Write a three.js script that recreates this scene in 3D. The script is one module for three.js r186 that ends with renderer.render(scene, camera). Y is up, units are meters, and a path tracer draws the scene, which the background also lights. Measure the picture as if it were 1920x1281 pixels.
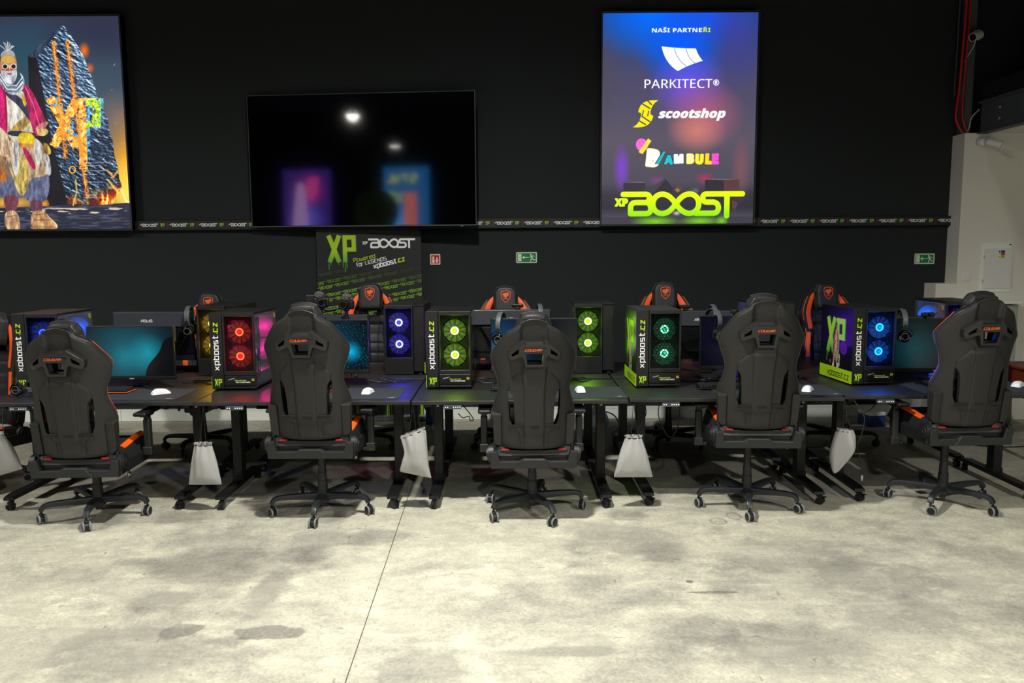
import * as THREE from 'three';
import { RoundedBoxGeometry } from 'three/addons/geometries/RoundedBoxGeometry.js';
import { mergeGeometries, mergeVertices, toCreasedNormals } from 'three/addons/utils/BufferGeometryUtils.js';
import { RectAreaLightUniformsLib } from 'three/addons/lights/RectAreaLightUniformsLib.js';
import { Brush, Evaluator, SUBTRACTION } from 'three-bvh-csg';

// ============================================================ camera, lights, exposure
const scene = new THREE.Scene();
scene.background = new THREE.Color(0x000000);
const camera = new THREE.PerspectiveCamera(46.44, 1920 / 1281, 0.05, 80);
camera.rotation.order = 'YXZ';
camera.position.set(0, 1.676, 0);
camera.rotation.set(-Math.atan(171.5 / 1493), 0, -0.36 * Math.PI / 180);
const renderer = new THREE.WebGLRenderer({ antialias: true });
renderer.toneMapping = THREE.LinearToneMapping;
renderer.toneMappingExposure = 1.0;
renderer.shadowMap.enabled = true;
RectAreaLightUniformsLib.init();
const LAMP_SPOTS = [[-0.45, 4.5, -3.55], [-6.1, 4.5, -3.55], [-4.9, 4.5, 1.4], [0.6, 4.5, 1.4], [-5.6, 4.5, 6.4], [3.6, 4.5, 0.9]];  // last spot is an added lamp that brightens the white wall at right
const LAMP_CANDELA = [138, 100, 95, 95, 60, 230], LAMP_CONE = 1.45, LAMP_BLEND = 1, LAMP_COLOR = 0xfffcf3;
const POSTER_NITS = 1.0, FAN_CANDELA = 0.26;

// ============================================================ helpers
let seed = 7;
const rnd = () => { seed = (seed * 1664525 + 1013904223) >>> 0; return seed / 4294967296; };
const rr = (a, b) => a + (b - a) * rnd();
const PI = Math.PI, cl = (v, a, b) => Math.min(b, Math.max(a, v)), sm = (v, a, b) => { const t = cl((v - a) / (b - a), 0, 1); return t * t * (3 - 2 * t); };
const V = (x, y, z) => new THREE.Vector3(x, y, z);
const used = {};
function numbered(n) { const k = used[n] = (used[n] ?? -1) + 1; return k ? n + '_' + String(k).padStart(3, '0') : n; }
function clean(g) { const h = g.index ? g.toNonIndexed() : g; for (const k of Object.keys(h.attributes)) if (!['position', 'normal', 'uv'].includes(k)) h.deleteAttribute(k); if (!h.attributes.uv) h.setAttribute('uv', new THREE.BufferAttribute(new Float32Array(h.attributes.position.count * 2), 2)); h.clearGroups?.(); return h; }
const merge = (...l) => mergeGeometries(l.flat().map(clean));
function at(g, x = 0, y = 0, z = 0, rx = 0, ry = 0, rz = 0) { if (rx) g.rotateX(rx); if (ry) g.rotateY(ry); if (rz) g.rotateZ(rz); return g.translate(x, y, z); }
const box = (w, h, d, x = 0, y = 0, z = 0, r = 0.004) => new RoundedBoxGeometry(w, h, d, 1, Math.min(r, w / 2.02, h / 2.02, d / 2.02)).translate(x, y, z);
const pbox = (w, h, d, x = 0, y = 0, z = 0) => new THREE.BoxGeometry(w, h, d).translate(x, y, z);
const cyl = (r1, r2, h, x = 0, y = 0, z = 0, n = 20) => new THREE.CylinderGeometry(r1, r2, h, n).translate(x, y, z);
const cylX = (r, h, x, y, z, n = 20) => new THREE.CylinderGeometry(r, r, h, n).rotateZ(PI / 2).translate(x, y, z);
const cylZ = (r, h, x, y, z, n = 20) => new THREE.CylinderGeometry(r, r, h, n).rotateX(PI / 2).translate(x, y, z);
const lathe = (p, n = 24) => new THREE.LatheGeometry(p.map(([x, y]) => new THREE.Vector2(x, y)), n);
const tube = (pts, r, n = 24, k = 6, closed = false) => new THREE.TubeGeometry(new THREE.CatmullRomCurve3(pts.map((p) => V(...p)), closed, 'catmullrom', 0.5), n, r, k, closed);
const poly = (pts) => { const s = new THREE.Shape(); pts.forEach(([x, y], i) => i ? s.lineTo(x, y) : s.moveTo(x, y)); s.closePath(); return s; };
const hole = (pts) => { const s = new THREE.Path(); pts.forEach(([x, y], i) => i ? s.lineTo(x, y) : s.moveTo(x, y)); s.closePath(); return s; };
const extrude = (shape, depth, bevel = 0, seg = 1, curve = 8) => new THREE.ExtrudeGeometry(shape, { depth, bevelEnabled: bevel > 0, bevelSize: bevel, bevelThickness: bevel, bevelOffset: -bevel, bevelSegments: seg, curveSegments: curve });
// a closed solid between two sheets over u, v in 0..1; both sheets meet along the rim
function gridSolid(f, b, nu, nv, crease = 0.7) {
  const pos = [], uv = [], idx = [];
  for (const [k, fn] of [[0, f], [1, b]]) for (let j = 0; j <= nv; j++) for (let i = 0; i <= nu; i++) { pos.push(...fn(i / nu, j / nv)); uv.push(i / nu, j / nv); }
  const N = (nu + 1) * (nv + 1), q = (a, bb, c, d, flip) => flip ? idx.push(a, c, bb, a, d, c) : idx.push(a, bb, c, a, c, d);
  for (let j = 0; j < nv; j++) for (let i = 0; i < nu; i++) { const a = j * (nu + 1) + i; q(a, a + 1, a + nu + 2, a + nu + 1, false); q(N + a, N + a + 1, N + a + nu + 2, N + a + nu + 1, true); }
  for (let i = 0; i < nu; i++) { q(i, N + i, N + i + 1, i + 1, false); const a = nv * (nu + 1) + i; q(a, a + 1, N + a + 1, N + a, false); }
  for (let j = 0; j < nv; j++) { const a = j * (nu + 1), c = a + nu + 1; q(a, c, N + c, N + a, false); const e = a + nu, h = c + nu; q(e, N + e, N + h, h, false); }
  const g = new THREE.BufferGeometry(); g.setAttribute('position', new THREE.Float32BufferAttribute(pos, 3)); g.setAttribute('uv', new THREE.Float32BufferAttribute(uv, 2)); g.setIndex(idx);
  g.computeVertexNormals();
  return crease ? toCreasedNormals(g, crease) : g;
}
// rectangle section swept along points; size(t) gives [half width, half height]
function sweep(pts, size, n = 16, sides = 10, up = V(0, 1, 0)) {
  const curve = new THREE.CatmullRomCurve3(pts.map((p) => V(...p)), false, 'catmullrom', 0.5), pos = [], idx = [];
  for (let i = 0; i <= n; i++) {
    const t = i / n, p = curve.getPointAt(t), d = curve.getTangentAt(t), s = V(0, 0, 0).crossVectors(d, up).normalize(), w = V(0, 0, 0).crossVectors(s, d).normalize(), [a, b] = size(t);
    for (let k = 0; k < sides; k++) { const an = (k + 0.5) / sides * 2 * PI, c = Math.cos(an), e = Math.sin(an), m = 1 / Math.pow(Math.pow(Math.abs(c), 4) + Math.pow(Math.abs(e), 4), 0.25); pos.push(...p.clone().addScaledVector(s, a * c * m).addScaledVector(w, b * e * m).toArray()); }
  }
  for (let i = 0; i < n; i++) for (let k = 0; k < sides; k++) { const a = i * sides + k, b = i * sides + (k + 1) % sides; idx.push(a, b + sides, b, a, a + sides, b + sides); }
  for (const [o, f] of [[0, 1], [n * sides, 0]]) for (let k = 1; k < sides - 1; k++) f ? idx.push(o, o + k, o + k + 1) : idx.push(o, o + k + 1, o + k);
  const g = new THREE.BufferGeometry(); g.setAttribute('position', new THREE.Float32BufferAttribute(pos, 3)); g.setIndex(idx); g.computeVertexNormals();
  return toCreasedNormals(g, 0.9);
}
const up = (u) => { const a = u.attributes.position, o = new Float32Array(a.count * 2); for (let i = 0; i < a.count; i++) { o[2 * i] = a.getX(i); o[2 * i + 1] = a.getY(i); } u.setAttribute('uv', new THREE.BufferAttribute(o, 2)); return u; };   // uv in metres from x, y
const flatUV = (g, x0, y0, w, h) => { const a = g.attributes.position, o = new Float32Array(a.count * 2); for (let i = 0; i < a.count; i++) { o[2 * i] = (a.getX(i) - x0) / w; o[2 * i + 1] = (a.getY(i) - y0) / h; } g.setAttribute('uv', new THREE.BufferAttribute(o, 2)); return g; };
const floorUV = (g, x0, z0, w, h) => { const a = g.attributes.position, o = new Float32Array(a.count * 2); for (let i = 0; i < a.count; i++) { o[2 * i] = (a.getX(i) - x0) / w; o[2 * i + 1] = (z0 - a.getZ(i)) / h; } g.setAttribute('uv', new THREE.BufferAttribute(o, 2)); return g; };
const card = (w, h, x = 0, y = 0, z = 0) => new THREE.PlaneGeometry(w, h).translate(x, y, z);

function part(name, g, m, parent, label) { const o = new THREE.Mesh(g, m); o.name = name; if (label) o.userData.label = label; parent.add(o); return o; }
function tag(o, label, category, group) { o.userData.label = label; o.userData.category = category; if (group) o.userData.group = group; return o; }
function thing(name, label, category, pos = [0, 0, 0], turn = 0, group) { const o = new THREE.Group(); o.name = numbered(name); o.position.set(...pos); o.rotation.y = turn; scene.add(o); return tag(o, label, category, group); }
function solo(name, g, m, label, category, group) { const o = new THREE.Mesh(g, m); o.name = numbered(name); scene.add(o); return tag(o, label, category, group); }
function struct(name, g, m, parent = scene) { const o = g ? new THREE.Mesh(g, m) : new THREE.Group(); o.name = name; if (parent === scene) o.userData.kind = 'structure'; parent.add(o); return o; }

// ============================================================ noise and textures
const NS = 256, lattice = new Float32Array(NS * NS); for (let i = 0; i < NS * NS; i++) lattice[i] = rnd();
function noise(x, y) { const xi = Math.floor(x), yi = Math.floor(y); let fx = x - xi, fy = y - yi; fx = fx * fx * (3 - 2 * fx); fy = fy * fy * (3 - 2 * fy); const a = (yi & 255) * NS, b = ((yi + 1) & 255) * NS, c = xi & 255, d = (xi + 1) & 255; return (lattice[a + c] * (1 - fx) + lattice[a + d] * fx) * (1 - fy) + (lattice[b + c] * (1 - fx) + lattice[b + d] * fx) * fy; }
const fbm = (x, y, n = 4) => { let s = 0, a = 0.5, t = 0; for (let i = 0; i < n; i++) { s += a * noise(x, y); t += a; x = x * 2.03 + 17.3; y = y * 2.03 + 5.1; a *= 0.5; } return s / t; };
function dataTex(w, h, fn, srgb = true, repeat) {
  const d = new Uint8Array(w * h * 4);
  for (let j = 0; j < h; j++) for (let i = 0; i < w; i++) { const c = fn(i / w, j / h), k = (j * w + i) * 4; d[k] = c[0]; d[k + 1] = c[1]; d[k + 2] = c[2]; d[k + 3] = 255; }
  const t = new THREE.DataTexture(d, w, h); t.magFilter = t.minFilter = THREE.LinearFilter; t.wrapS = t.wrapT = THREE.MirroredRepeatWrapping; if (srgb) t.colorSpace = THREE.SRGBColorSpace; if (repeat) t.repeat.set(...repeat); t.needsUpdate = true; return t;
}
function canvasTex(w, h, draw) { const c = document.createElement('canvas'); c.width = w; c.height = h; const x = c.getContext('2d'); draw(x, w, h); const t = new THREE.CanvasTexture(c); t.colorSpace = THREE.SRGBColorSpace; t.anisotropy = 8; return t; }
// squarish stroke letters: x height 1, capitals 1.4, y up
const R_ = [[0, 0], [0.75, 0], [0.75, 1], [0, 1], [0, 0], [0.3, 0]];
const GLYPH = {
  x: [[[0, 0], [0.8, 1]], [[0, 1], [0.8, 0]]], p: [R_, [[0, 1], [0, -0.45]]], b: [R_, [[0, 0], [0, 1.4]]], d: [R_, [[0.75, 0], [0.75, 1.4]]], o: [R_],
  s: [[[0.75, 1], [0, 1], [0, 0.5], [0.75, 0.5], [0.75, 0], [0, 0]]], t: [[[0.22, 1.4], [0.22, 0], [0.7, 0]], [[0, 1], [0.68, 1]]], c: [[[0.75, 1], [0, 1], [0, 0], [0.75, 0]]], z: [[[0, 1], [0.75, 1], [0, 0], [0.75, 0]]],
  w: [[[0, 1], [0, 0], [1, 0], [1, 1]], [[0.5, 0], [0.5, 0.8]]], e: [[[0, 0.5], [0.75, 0.5], [0.75, 1], [0, 1], [0, 0], [0.75, 0]]], r: [[[0, 0], [0, 1], [0.55, 1]]], f: [[[0.6, 1.4], [0.2, 1.4], [0.2, 0]], [[0, 0.9], [0.55, 0.9]]], h: [[[0, 1.4], [0, 0]], [[0, 1], [0.75, 1], [0.75, 0]]], '.': [[[0.05, 0], [0.06, 0]]],
  P: [[[0, 0], [0, 1.4], [0.85, 1.4], [0.85, 0.6], [0, 0.6]]], L: [[[0, 1.4], [0, 0], [0.8, 0]]], E: [[[0.85, 1.4], [0, 1.4], [0, 0], [0.85, 0]], [[0, 0.7], [0.7, 0.7]]], G: [[[0.9, 1.4], [0, 1.4], [0, 0], [0.9, 0], [0.9, 0.7], [0.5, 0.7]]], N: [[[0, 0], [0, 1.4], [0.9, 0], [0.9, 1.4]]], D: [[[0, 0], [0.9, 0], [0.9, 1.4], [0, 1.4], [0, 0], [0.3, 0]]], S: [[[0.9, 1.4], [0, 1.4], [0, 0.7], [0.9, 0.7], [0.9, 0], [0, 0]]],
  C: [[[0.95, 1.4], [0, 1.4], [0, 0], [0.95, 0]]], O: [[[0, 0], [0.95, 0], [0.95, 1.4], [0, 1.4], [0, 0], [0.3, 0]]], U: [[[0, 1.4], [0, 0], [0.95, 0], [0.95, 1.4]]], A: [[[0, 0], [0.35, 1.4], [0.95, 1.4], [0.95, 0]], [[0.2, 0.5], [0.95, 0.5]]], R: [[[0, 0], [0, 1.4], [0.9, 1.4], [0.9, 0.65], [0, 0.65]], [[0.5, 0.65], [0.95, 0]]],
  T: [[[0, 1.4], [1, 1.4]], [[0.5, 1.4], [0.5, 0]]], Y: [[[0, 1.4], [0, 0.7], [0.9, 0.7]], [[0.9, 1.4], [0.9, 0], [0.1, 0]]], X: [[[0, 0], [0.9, 1.4]], [[0, 1.4], [0.9, 0]]],
};
const textWidth = (s, gap = 0.42) => [...s].reduce((w, c) => w + (c === ' ' ? 0.7 : Math.max(...GLYPH[c].flat().map((p) => p[0])) + gap), -gap);
function strokeText(c, s, x, y, k, weight = 0.24, { color = '#fff', skew = 0, sx = 1, gap = 0.42, rot = 0, cap = 'butt' } = {}) {   // y: base line, k: pixels per unit
  c.save(); c.translate(x, y); c.rotate(rot); c.transform(1, 0, -skew, 1, 0, 0); c.scale(sx, 1); c.lineWidth = k * weight; c.lineJoin = 'round'; c.lineCap = cap;
  let w = 0; [...s].forEach((ch, i) => {
    if (ch === ' ') { w += 0.7; return; }
    c.strokeStyle = typeof color === 'function' ? color(i) : color; c.fillStyle = c.strokeStyle;
    for (const l of GLYPH[ch]) { if (ch === '.') { c.fillRect(w * k, -k * weight, k * weight * 1.1, k * weight * 1.1); continue; } c.beginPath(); l.forEach(([a, b], j) => j ? c.lineTo((w + a) * k, -b * k) : c.moveTo((w + a) * k, -b * k)); c.stroke(); }
    w += Math.max(...GLYPH[ch].flat().map((p) => p[0])) + gap;
  }); c.restore();
}
// the word mark with the infinity sign in its middle; x, y: left end of its base line, k: its height
function wordMark(c, x, y, k, color, xpColor = color, wt = 0.2) {
  c.save(); c.translate(x, y); c.scale(k, -k); c.lineWidth = wt; c.lineJoin = 'round'; c.strokeStyle = color;
  const h = 1 - wt / 2, l = wt / 2; c.beginPath();
  c.moveTo(0, h); c.lineTo(0.88, h); c.quadraticCurveTo(1.06, h, 1.06, 0.76); c.quadraticCurveTo(1.06, 0.56, 0.88, 0.56); c.lineTo(0.52, 0.56); c.quadraticCurveTo(0.3, 0.56, 0.3, 0.34); c.lineTo(0.3, l); c.lineTo(0.9, l); c.quadraticCurveTo(1.12, l, 1.12, 0.3); c.quadraticCurveTo(1.12, 0.56, 0.88, 0.56);
  c.moveTo(2.13, 0.5); c.bezierCurveTo(1.92, 0.8, 1.76, h, 1.58, h); c.bezierCurveTo(1.36, h, 1.2, 0.72, 1.2, 0.5); c.bezierCurveTo(1.2, 0.28, 1.36, l, 1.58, l); c.bezierCurveTo(1.8, l, 1.95, 0.24, 2.13, 0.5); c.bezierCurveTo(2.34, 0.8, 2.5, h, 2.68, h); c.bezierCurveTo(2.9, h, 3.06, 0.72, 3.06, 0.5); c.bezierCurveTo(3.06, 0.28, 2.9, l, 2.68, l); c.bezierCurveTo(2.48, l, 2.3, 0.26, 2.13, 0.5);
  c.moveTo(4.82, h); c.lineTo(3.4, h); c.quadraticCurveTo(3.22, h, 3.22, 0.74); c.quadraticCurveTo(3.22, 0.56, 3.4, 0.56); c.lineTo(3.66, 0.56); c.quadraticCurveTo(3.86, 0.52, 3.86, 0.33); c.quadraticCurveTo(3.86, l, 3.62, l); c.lineTo(2.95, l); c.moveTo(4.2, h); c.lineTo(4.2, 0); c.stroke();
  c.strokeStyle = xpColor; c.lineWidth = 0.11; c.beginPath(); c.moveTo(-0.5, 0.45); c.lineTo(-0.24, 0.77); c.moveTo(-0.5, 0.77); c.lineTo(-0.24, 0.45); c.moveTo(-0.12, 0.43); c.lineTo(-0.12, 0.74); c.lineTo(0.1, 0.74); c.lineTo(0.1, 0.58); c.lineTo(-0.12, 0.58); c.stroke(); c.restore();
}
// the dripping spray-paint X and P; x, y: top left, k: its height
function sprayMark(c, x, y, k, top = '#b4d90a', low = '#5fb62b', ghost = '#0d3f4a', drips = true) {
  c.save(); c.translate(x, y);
  const draw = (col, dx) => {
    c.save(); c.translate(dx * k, 0); c.strokeStyle = col; c.fillStyle = col; c.lineJoin = 'miter'; c.lineCap = 'butt';
    c.lineWidth = k * 0.17; c.beginPath(); c.moveTo(0.06 * k, 0); c.lineTo(0.44 * k, k); c.moveTo(0.46 * k, 0); c.lineTo(0.08 * k, k); c.stroke();
    c.lineWidth = k * 0.16; c.beginPath(); c.moveTo(0.66 * k, k); c.lineTo(0.66 * k, 0.08 * k); c.lineTo(1.0 * k, 0.08 * k); c.lineTo(1.0 * k, 0.53 * k); c.lineTo(0.66 * k, 0.53 * k); c.stroke();
    c.restore();
  };
  if (ghost) draw(ghost, 0.05);
  const g = c.createLinearGradient(0, 0, 0, k); g.addColorStop(0, top); g.addColorStop(0.6, top); g.addColorStop(1, low); draw(g, 0);
  if (drips) { c.strokeStyle = low; c.lineWidth = k * 0.02; for (const [a, l] of [[0.05, 0.28], [0.12, 0.12], [0.42, 0.1], [0.58, 0.2], [0.66, 0.36], [0.72, 0.22]]) { c.beginPath(); c.moveTo(a * k, 0.98 * k); c.lineTo(a * k, (1 + l) * k); c.stroke(); } }
  c.fillStyle = top; for (let i = 0; i < 40; i++) { const a = rnd() * 1.15 * k, b = rnd() * 1.05 * k, s = rnd() * 0.02 * k; if (rnd() < 0.35) c.fillRect(a, b, s, s); }
  c.restore();
}

// ============================================================ materials
const std = (o) => new THREE.MeshStandardMaterial(o), phy = (o) => new THREE.MeshPhysicalMaterial(o);
const bumpTex = (fn, n = 256) => dataTex(n, n, (u, v) => { const g = 255 * cl(fn(u, v), 0, 1); return [g, g, g]; }, false);
const plasterBump = bumpTex((u, v) => 0.5 * fbm(u * 24, v * 24, 4) + 0.5 * noise(u * 120, v * 120), 512);
const leatherBump = bumpTex((u, v) => Math.pow(fbm(u * 40, v * 40, 3), 1.4));
const clothBump = bumpTex((u, v) => 0.5 + 0.25 * Math.sin(u * 2 * PI * 64) * Math.cos(v * 2 * PI * 64) + 0.3 * (noise(u * 60, v * 60) - 0.5));
clothBump.wrapS = clothBump.wrapT = leatherBump.wrapS = leatherBump.wrapT = THREE.RepeatWrapping; clothBump.repeat.set(3, 3);
const M = {
  darkWall: std({ color: 0x171e20, roughness: 0.82, bumpMap: plasterBump, bumpScale: 0.0015 }),
  whiteWall: std({ color: 0xe4e2d8, roughness: 0.9, bumpMap: plasterBump, bumpScale: 0.001 }),
  white: std({ color: 0xeef2ea, roughness: 0.5 }), whiteGloss: std({ color: 0xe6e6e4, roughness: 0.3 }), grey: std({ color: 0x9aa29c, roughness: 0.55 }),
  black: std({ color: 0x0b0b0c, roughness: 0.45 }), blackGloss: phy({ color: 0x040405, roughness: 0.12, clearcoat: 0.5, clearcoatRoughness: 0.05 }), blackMatte: std({ color: 0x101011, roughness: 0.8 }),
  steel: std({ color: 0x555c5b, roughness: 0.6, metalness: 0.2 }), deskMetal: std({ color: 0x101112, roughness: 0.5, metalness: 0.3 }),
  shell: std({ color: 0x1c1c1b, roughness: 0.62, bumpMap: leatherBump, bumpScale: 0.0006 }), shellEdge: std({ color: 0x232422, roughness: 0.45 }), bezel: std({ color: 0x1f1f1e, roughness: 0.36 }),
  leather: std({ color: 0x1d1e20, roughness: 0.5, bumpMap: leatherBump, bumpScale: 0.001 }), orange: std({ color: 0xf25a06, roughness: 0.5, bumpMap: leatherBump, bumpScale: 0.0006 }), redTab: std({ color: 0x9c140c, roughness: 0.7 }),
  chairPlastic: std({ color: 0x16181a, roughness: 0.5 }), star: std({ color: 0x1d2024, roughness: 0.42 }), tyre: std({ color: 0x74787a, roughness: 0.7 }), strap: std({ color: 0x131313, roughness: 0.9 }),
  caseBlack: std({ color: 0x141516, roughness: 0.48 }), caseInside: std({ color: 0x0a0a0b, roughness: 0.7 }), glass: phy({ color: 0xd4d8dc, roughness: 0.02, transmission: 0.92, thickness: 0, ior: 1.45 }), filter: phy({ color: 0x9b9da0, roughness: 0.1, transmission: 1, thickness: 0, ior: 1.15 }),
  rubber: std({ color: 0x0d0d0e, roughness: 0.8 }), cable: std({ color: 0x0a0a0a, roughness: 0.6 }), pad: std({ color: 0x23282d, roughness: 0.9, bumpMap: clothBump, bumpScale: 0.0004 }),
  mouse: std({ color: 0xe9eaec, roughness: 0.35 }), silver: std({ color: 0x9ea2a6, roughness: 0.35, metalness: 0.6 }), headband: std({ color: 0x4d5256, roughness: 0.45 }), fur: std({ color: 0x4a4b49, roughness: 1 }),
  bag: std({ color: 0xa2a2a1, roughness: 0.95, bumpMap: clothBump, bumpScale: 0.0008 }), bagDark: std({ color: 0x2c2c2c, roughness: 0.95, bumpMap: clothBump, bumpScale: 0.0008 }),
  redCable: std({ color: 0xd01812, roughness: 0.5 }), whiteCable: std({ color: 0xd8d8d4, roughness: 0.5 }), blueCable: std({ color: 0x1d4f8c, roughness: 0.5 }), wood: std({ color: 0x6e2a12, roughness: 0.5 }), blueBox: std({ color: 0x1f4a86, roughness: 0.6 }),
  plasticBag: phy({ color: 0xdfe3e6, roughness: 0.3, transmission: 0.35, thickness: 0 }), lampBody: std({ color: 0x1a1a1a, roughness: 0.6 }), lampGlow: std({ color: 0x222222, emissive: LAMP_COLOR, emissiveIntensity: 14 }),
  print: (t, o = {}) => std({ map: t, roughness: 0.55, ...o }),
};
const deskTex = dataTex(1024, 512, (u, v) => { const g = fbm(u * 5, v * 60, 4), k = noise(u * 9, v * 130), s = 20 + 12 * g + 7 * (k > 0.72 ? 1 : 0) + 6 * fbm(u * 7, v * 5, 3); return [s * 1.0, s * 0.98, s * 0.97]; });
deskTex.wrapS = deskTex.wrapT = THREE.RepeatWrapping;
const deskRough = bumpTex((u, v) => 0.36 + 0.22 * fbm(u * 6, v * 40, 4));
M.deskTop = std({ map: deskTex, roughness: 1, roughnessMap: deskRough });

// worn polished concrete: mottled cement, trowel streaks, damp stains with edges of their own
const STAINS = [[-1.08, -3.34, 0.2, 0.089, 0.72], [-1.48, -3.39, 0.091, 0.081, 0.78], [-1.23, -3.28, 0.093, 0.057, 0.8], [-0.35, -3.07, 0.205, 0.167, 0.84], [-1.6, -3.2, 0.361, 0.271, 0.86], [-1.52, -4.1, 0.486, 0.217, 0.86], [-1.7, -3.67, 0.155, 0.13, 0.84], [-1.0, -4.5, 0.375, 0.156, 0.88], [0.22, -3.17, 0.29, 0.04, 0.82], [0.89, -3.87, 0.024, 0.026, 0.6], [1.0, -3.74, 0.143, 0.018, 0.72], [1.51, -4.2, 0.405, 0.243, 0.84], [1.14, -3.82, 0.159, 0.19, 0.88], [0.67, -4.46, 0.338, 0.289, 0.84], [1.16, -3.2, 0.313, 0.204, 0.84], [1.87, -3.91, 0.404, 0.265, 0.86], [-2.65, -4.84, 0.236, 0.159, 0.82], [-2.09, -4.89, 0.188, 0.122, 0.82], [-1.15, -4.87, 0.101, 0.121, 0.8], [0.73, -4.88, 0.134, 0.101, 0.82], [-1.21, -3.81, 0.091, 0.313, 0.86], [0.85, -4.24, 0.176, 0.155, 0.86], [0.85, -3.32, 0.139, 0.145, 0.86], [-1.18, -4.23, 0.177, 0.108, 0.86], [1.83, -3.46, 0.288, 0.21, 0.9], [2.6, -4.21, 0.231, 0.191, 0.88], [-2.39, -3.94, 0.248, 0.201, 0.9], [0.4, -4.17, 0.145, 0.105, 0.9]];
const RINGS = [[1.27, -4.77, 0.052, 0.062], [1.39, -4.86, 0.045, 0.07]];
function concrete(x, z) {
  const wx = x + 0.35 * (fbm(x * 1.3 + 9, z * 1.3, 3) - 0.5), wz = z + 0.35 * (fbm(x * 1.3, z * 1.3 + 31, 3) - 0.5);
  const a = fbm(wx * 0.75 + 3, wz * 1.15 + 8, 4), b = fbm(wx * 2.6 + 40, wz * 4.2, 4), c = fbm(x * 9, z * 11, 3), g = noise(x * 95, z * 95), g2 = noise(x * 210 + 7, z * 210), st = fbm(x * 4 + 5, z * 46, 2);
  let t = 0.83 + 0.30 * (a - 0.5) + 0.34 * (b - 0.5) + 0.20 * (c - 0.5) + 0.05 * (st - 0.5), edge = 0.35 * (fbm(x * 6, z * 6 + 50, 4) - 0.5) + 0.22 * (c - 0.5);
  t -= 0.12 * sm(b + 0.5 * (a - 0.5), 0.5, 0.62) * sm(c + 0.3 * (g - 0.5), 0.3, 0.55);
  for (const [sx, sz, rx, rz, d] of STAINS) { const ex = (x - sx) / rx, ez = (z - sz) / rz, q = ex * ex + ez * ez; if (q > 4) continue; const m = 1 - sm(Math.sqrt(q) + edge * (d < 0.8 ? 3.4 : 2.4), d < 0.8 ? 0.86 : 0.6, d < 0.8 ? 1.02 : 1.3); t *= 1 - (1 - d) * m * (0.75 + 0.5 * (g2 > 0.45 ? c : 0.1)); }
  for (const [sx, sz, rx, rz] of RINGS) { const q = Math.hypot((x - sx) / rx, (z - sz) / rz) + 0.12 * (c - 0.5); t *= 1 - 0.16 * sm(q, 0.7, 0.95) * (1 - sm(q, 0.98, 1.1)) - 0.05 * (q < 1 ? 1 : 0); }
  t += 0.10 * (g - 0.5) + 0.09 * (g2 - 0.5) + 0.09 * sm(0.07 - Math.abs(noise(x * 42 + 11 * c, z * 46 + 9 * b) - 0.5), 0, 0.07) * sm(a + 0.6 * (c - 0.5), 0.42, 0.58);
  if (noise(x * 31 + 3, z * 31) > 0.965) t *= 0.8;
  t = cl(t, 0.38, 1.06);
  const warm = 0.5 + 0.5 * cl((t - 0.72) / 0.3, -1, 1);
  return [cl(208 * t, 0, 255), cl((204 + 1.5 * warm) * t, 0, 255), cl((192 - 9 * warm) * t, 0, 255)];
}
const FLN = 2048;
const floorMat = (x0, x1, z0, z1, w, h) => { const t = dataTex(w, h, (u, v) => concrete(x0 + u * (x1 - x0), z1 + v * (z0 - z1))); const m = std({ map: t, roughness: 0.62, bumpMap: plasterBump.clone(), bumpScale: 0.0006 }); m.bumpMap.repeat.set(4, 4); return m; };

// ============================================================ the hall
const WALL = -7.85, WEST = -14, EAST = 7.2, SOUTH = 14.5, TOP = 6.6;
const jx = (z) => -0.717 + 0.0255 * (z + 5.017);
{
  const f = struct('floor', null, null);
  const slab = (pts) => { const s = poly(pts.map(([x, z]) => [x, -z])); return extrude(s, 0.2).rotateX(-PI / 2).translate(0, -0.2, 0); };
  const g = 0.0024;
  part('floor_slab', floorUV(slab([[WEST - 0.3, WALL - 0.3], [jx(WALL) - g, WALL - 0.3], [jx(SOUTH) - g, SOUTH + 0.3], [WEST - 0.3, SOUTH + 0.3]]), -5.0, -2.7, 4.6, 5.2), floorMat(-5.0, -0.4, -7.9, -2.7, FLN, FLN), f);
  part('floor_slab', floorUV(slab([[jx(WALL) + g, WALL - 0.3], [EAST + 0.3, WALL - 0.3], [EAST + 0.3, SOUTH + 0.3], [jx(SOUTH) + g, SOUTH + 0.3]]), -0.8, -2.7, 5.6, 5.2), floorMat(-0.8, 4.8, -7.9, -2.7, FLN, FLN), f);
  part('joint_filler', pbox(0.7, 0.05, 23, -0.5, -0.030, 3.3), std({ color: 0x4c4a42, roughness: 0.9 }), f, 'dark filler deep in the saw cut');
}
const H2 = TOP / 2;
struct('wall_back', up(pbox(EAST - WEST + 0.6, TOP + 0.2, 0.3, (EAST + WEST) / 2, H2, WALL - 0.15)), M.darkWall);
struct('wall_left', pbox(0.3, TOP + 0.2, SOUTH - WALL, WEST - 0.15, H2, (SOUTH + WALL) / 2), M.darkWall);
struct('wall_right', pbox(0.3, TOP + 0.2, SOUTH - WALL, EAST + 0.15, H2, (SOUTH + WALL) / 2), M.darkWall);
struct('wall_front', pbox(EAST - WEST + 0.6, TOP + 0.2, 0.3, (EAST + WEST) / 2, H2, SOUTH + 0.15), M.darkWall);
struct('ceiling', pbox(EAST - WEST + 0.6, 0.3, SOUTH - WALL + 0.6, (EAST + WEST) / 2, TOP + 0.25, (SOUTH + WALL) / 2), M.darkWall);
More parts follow.
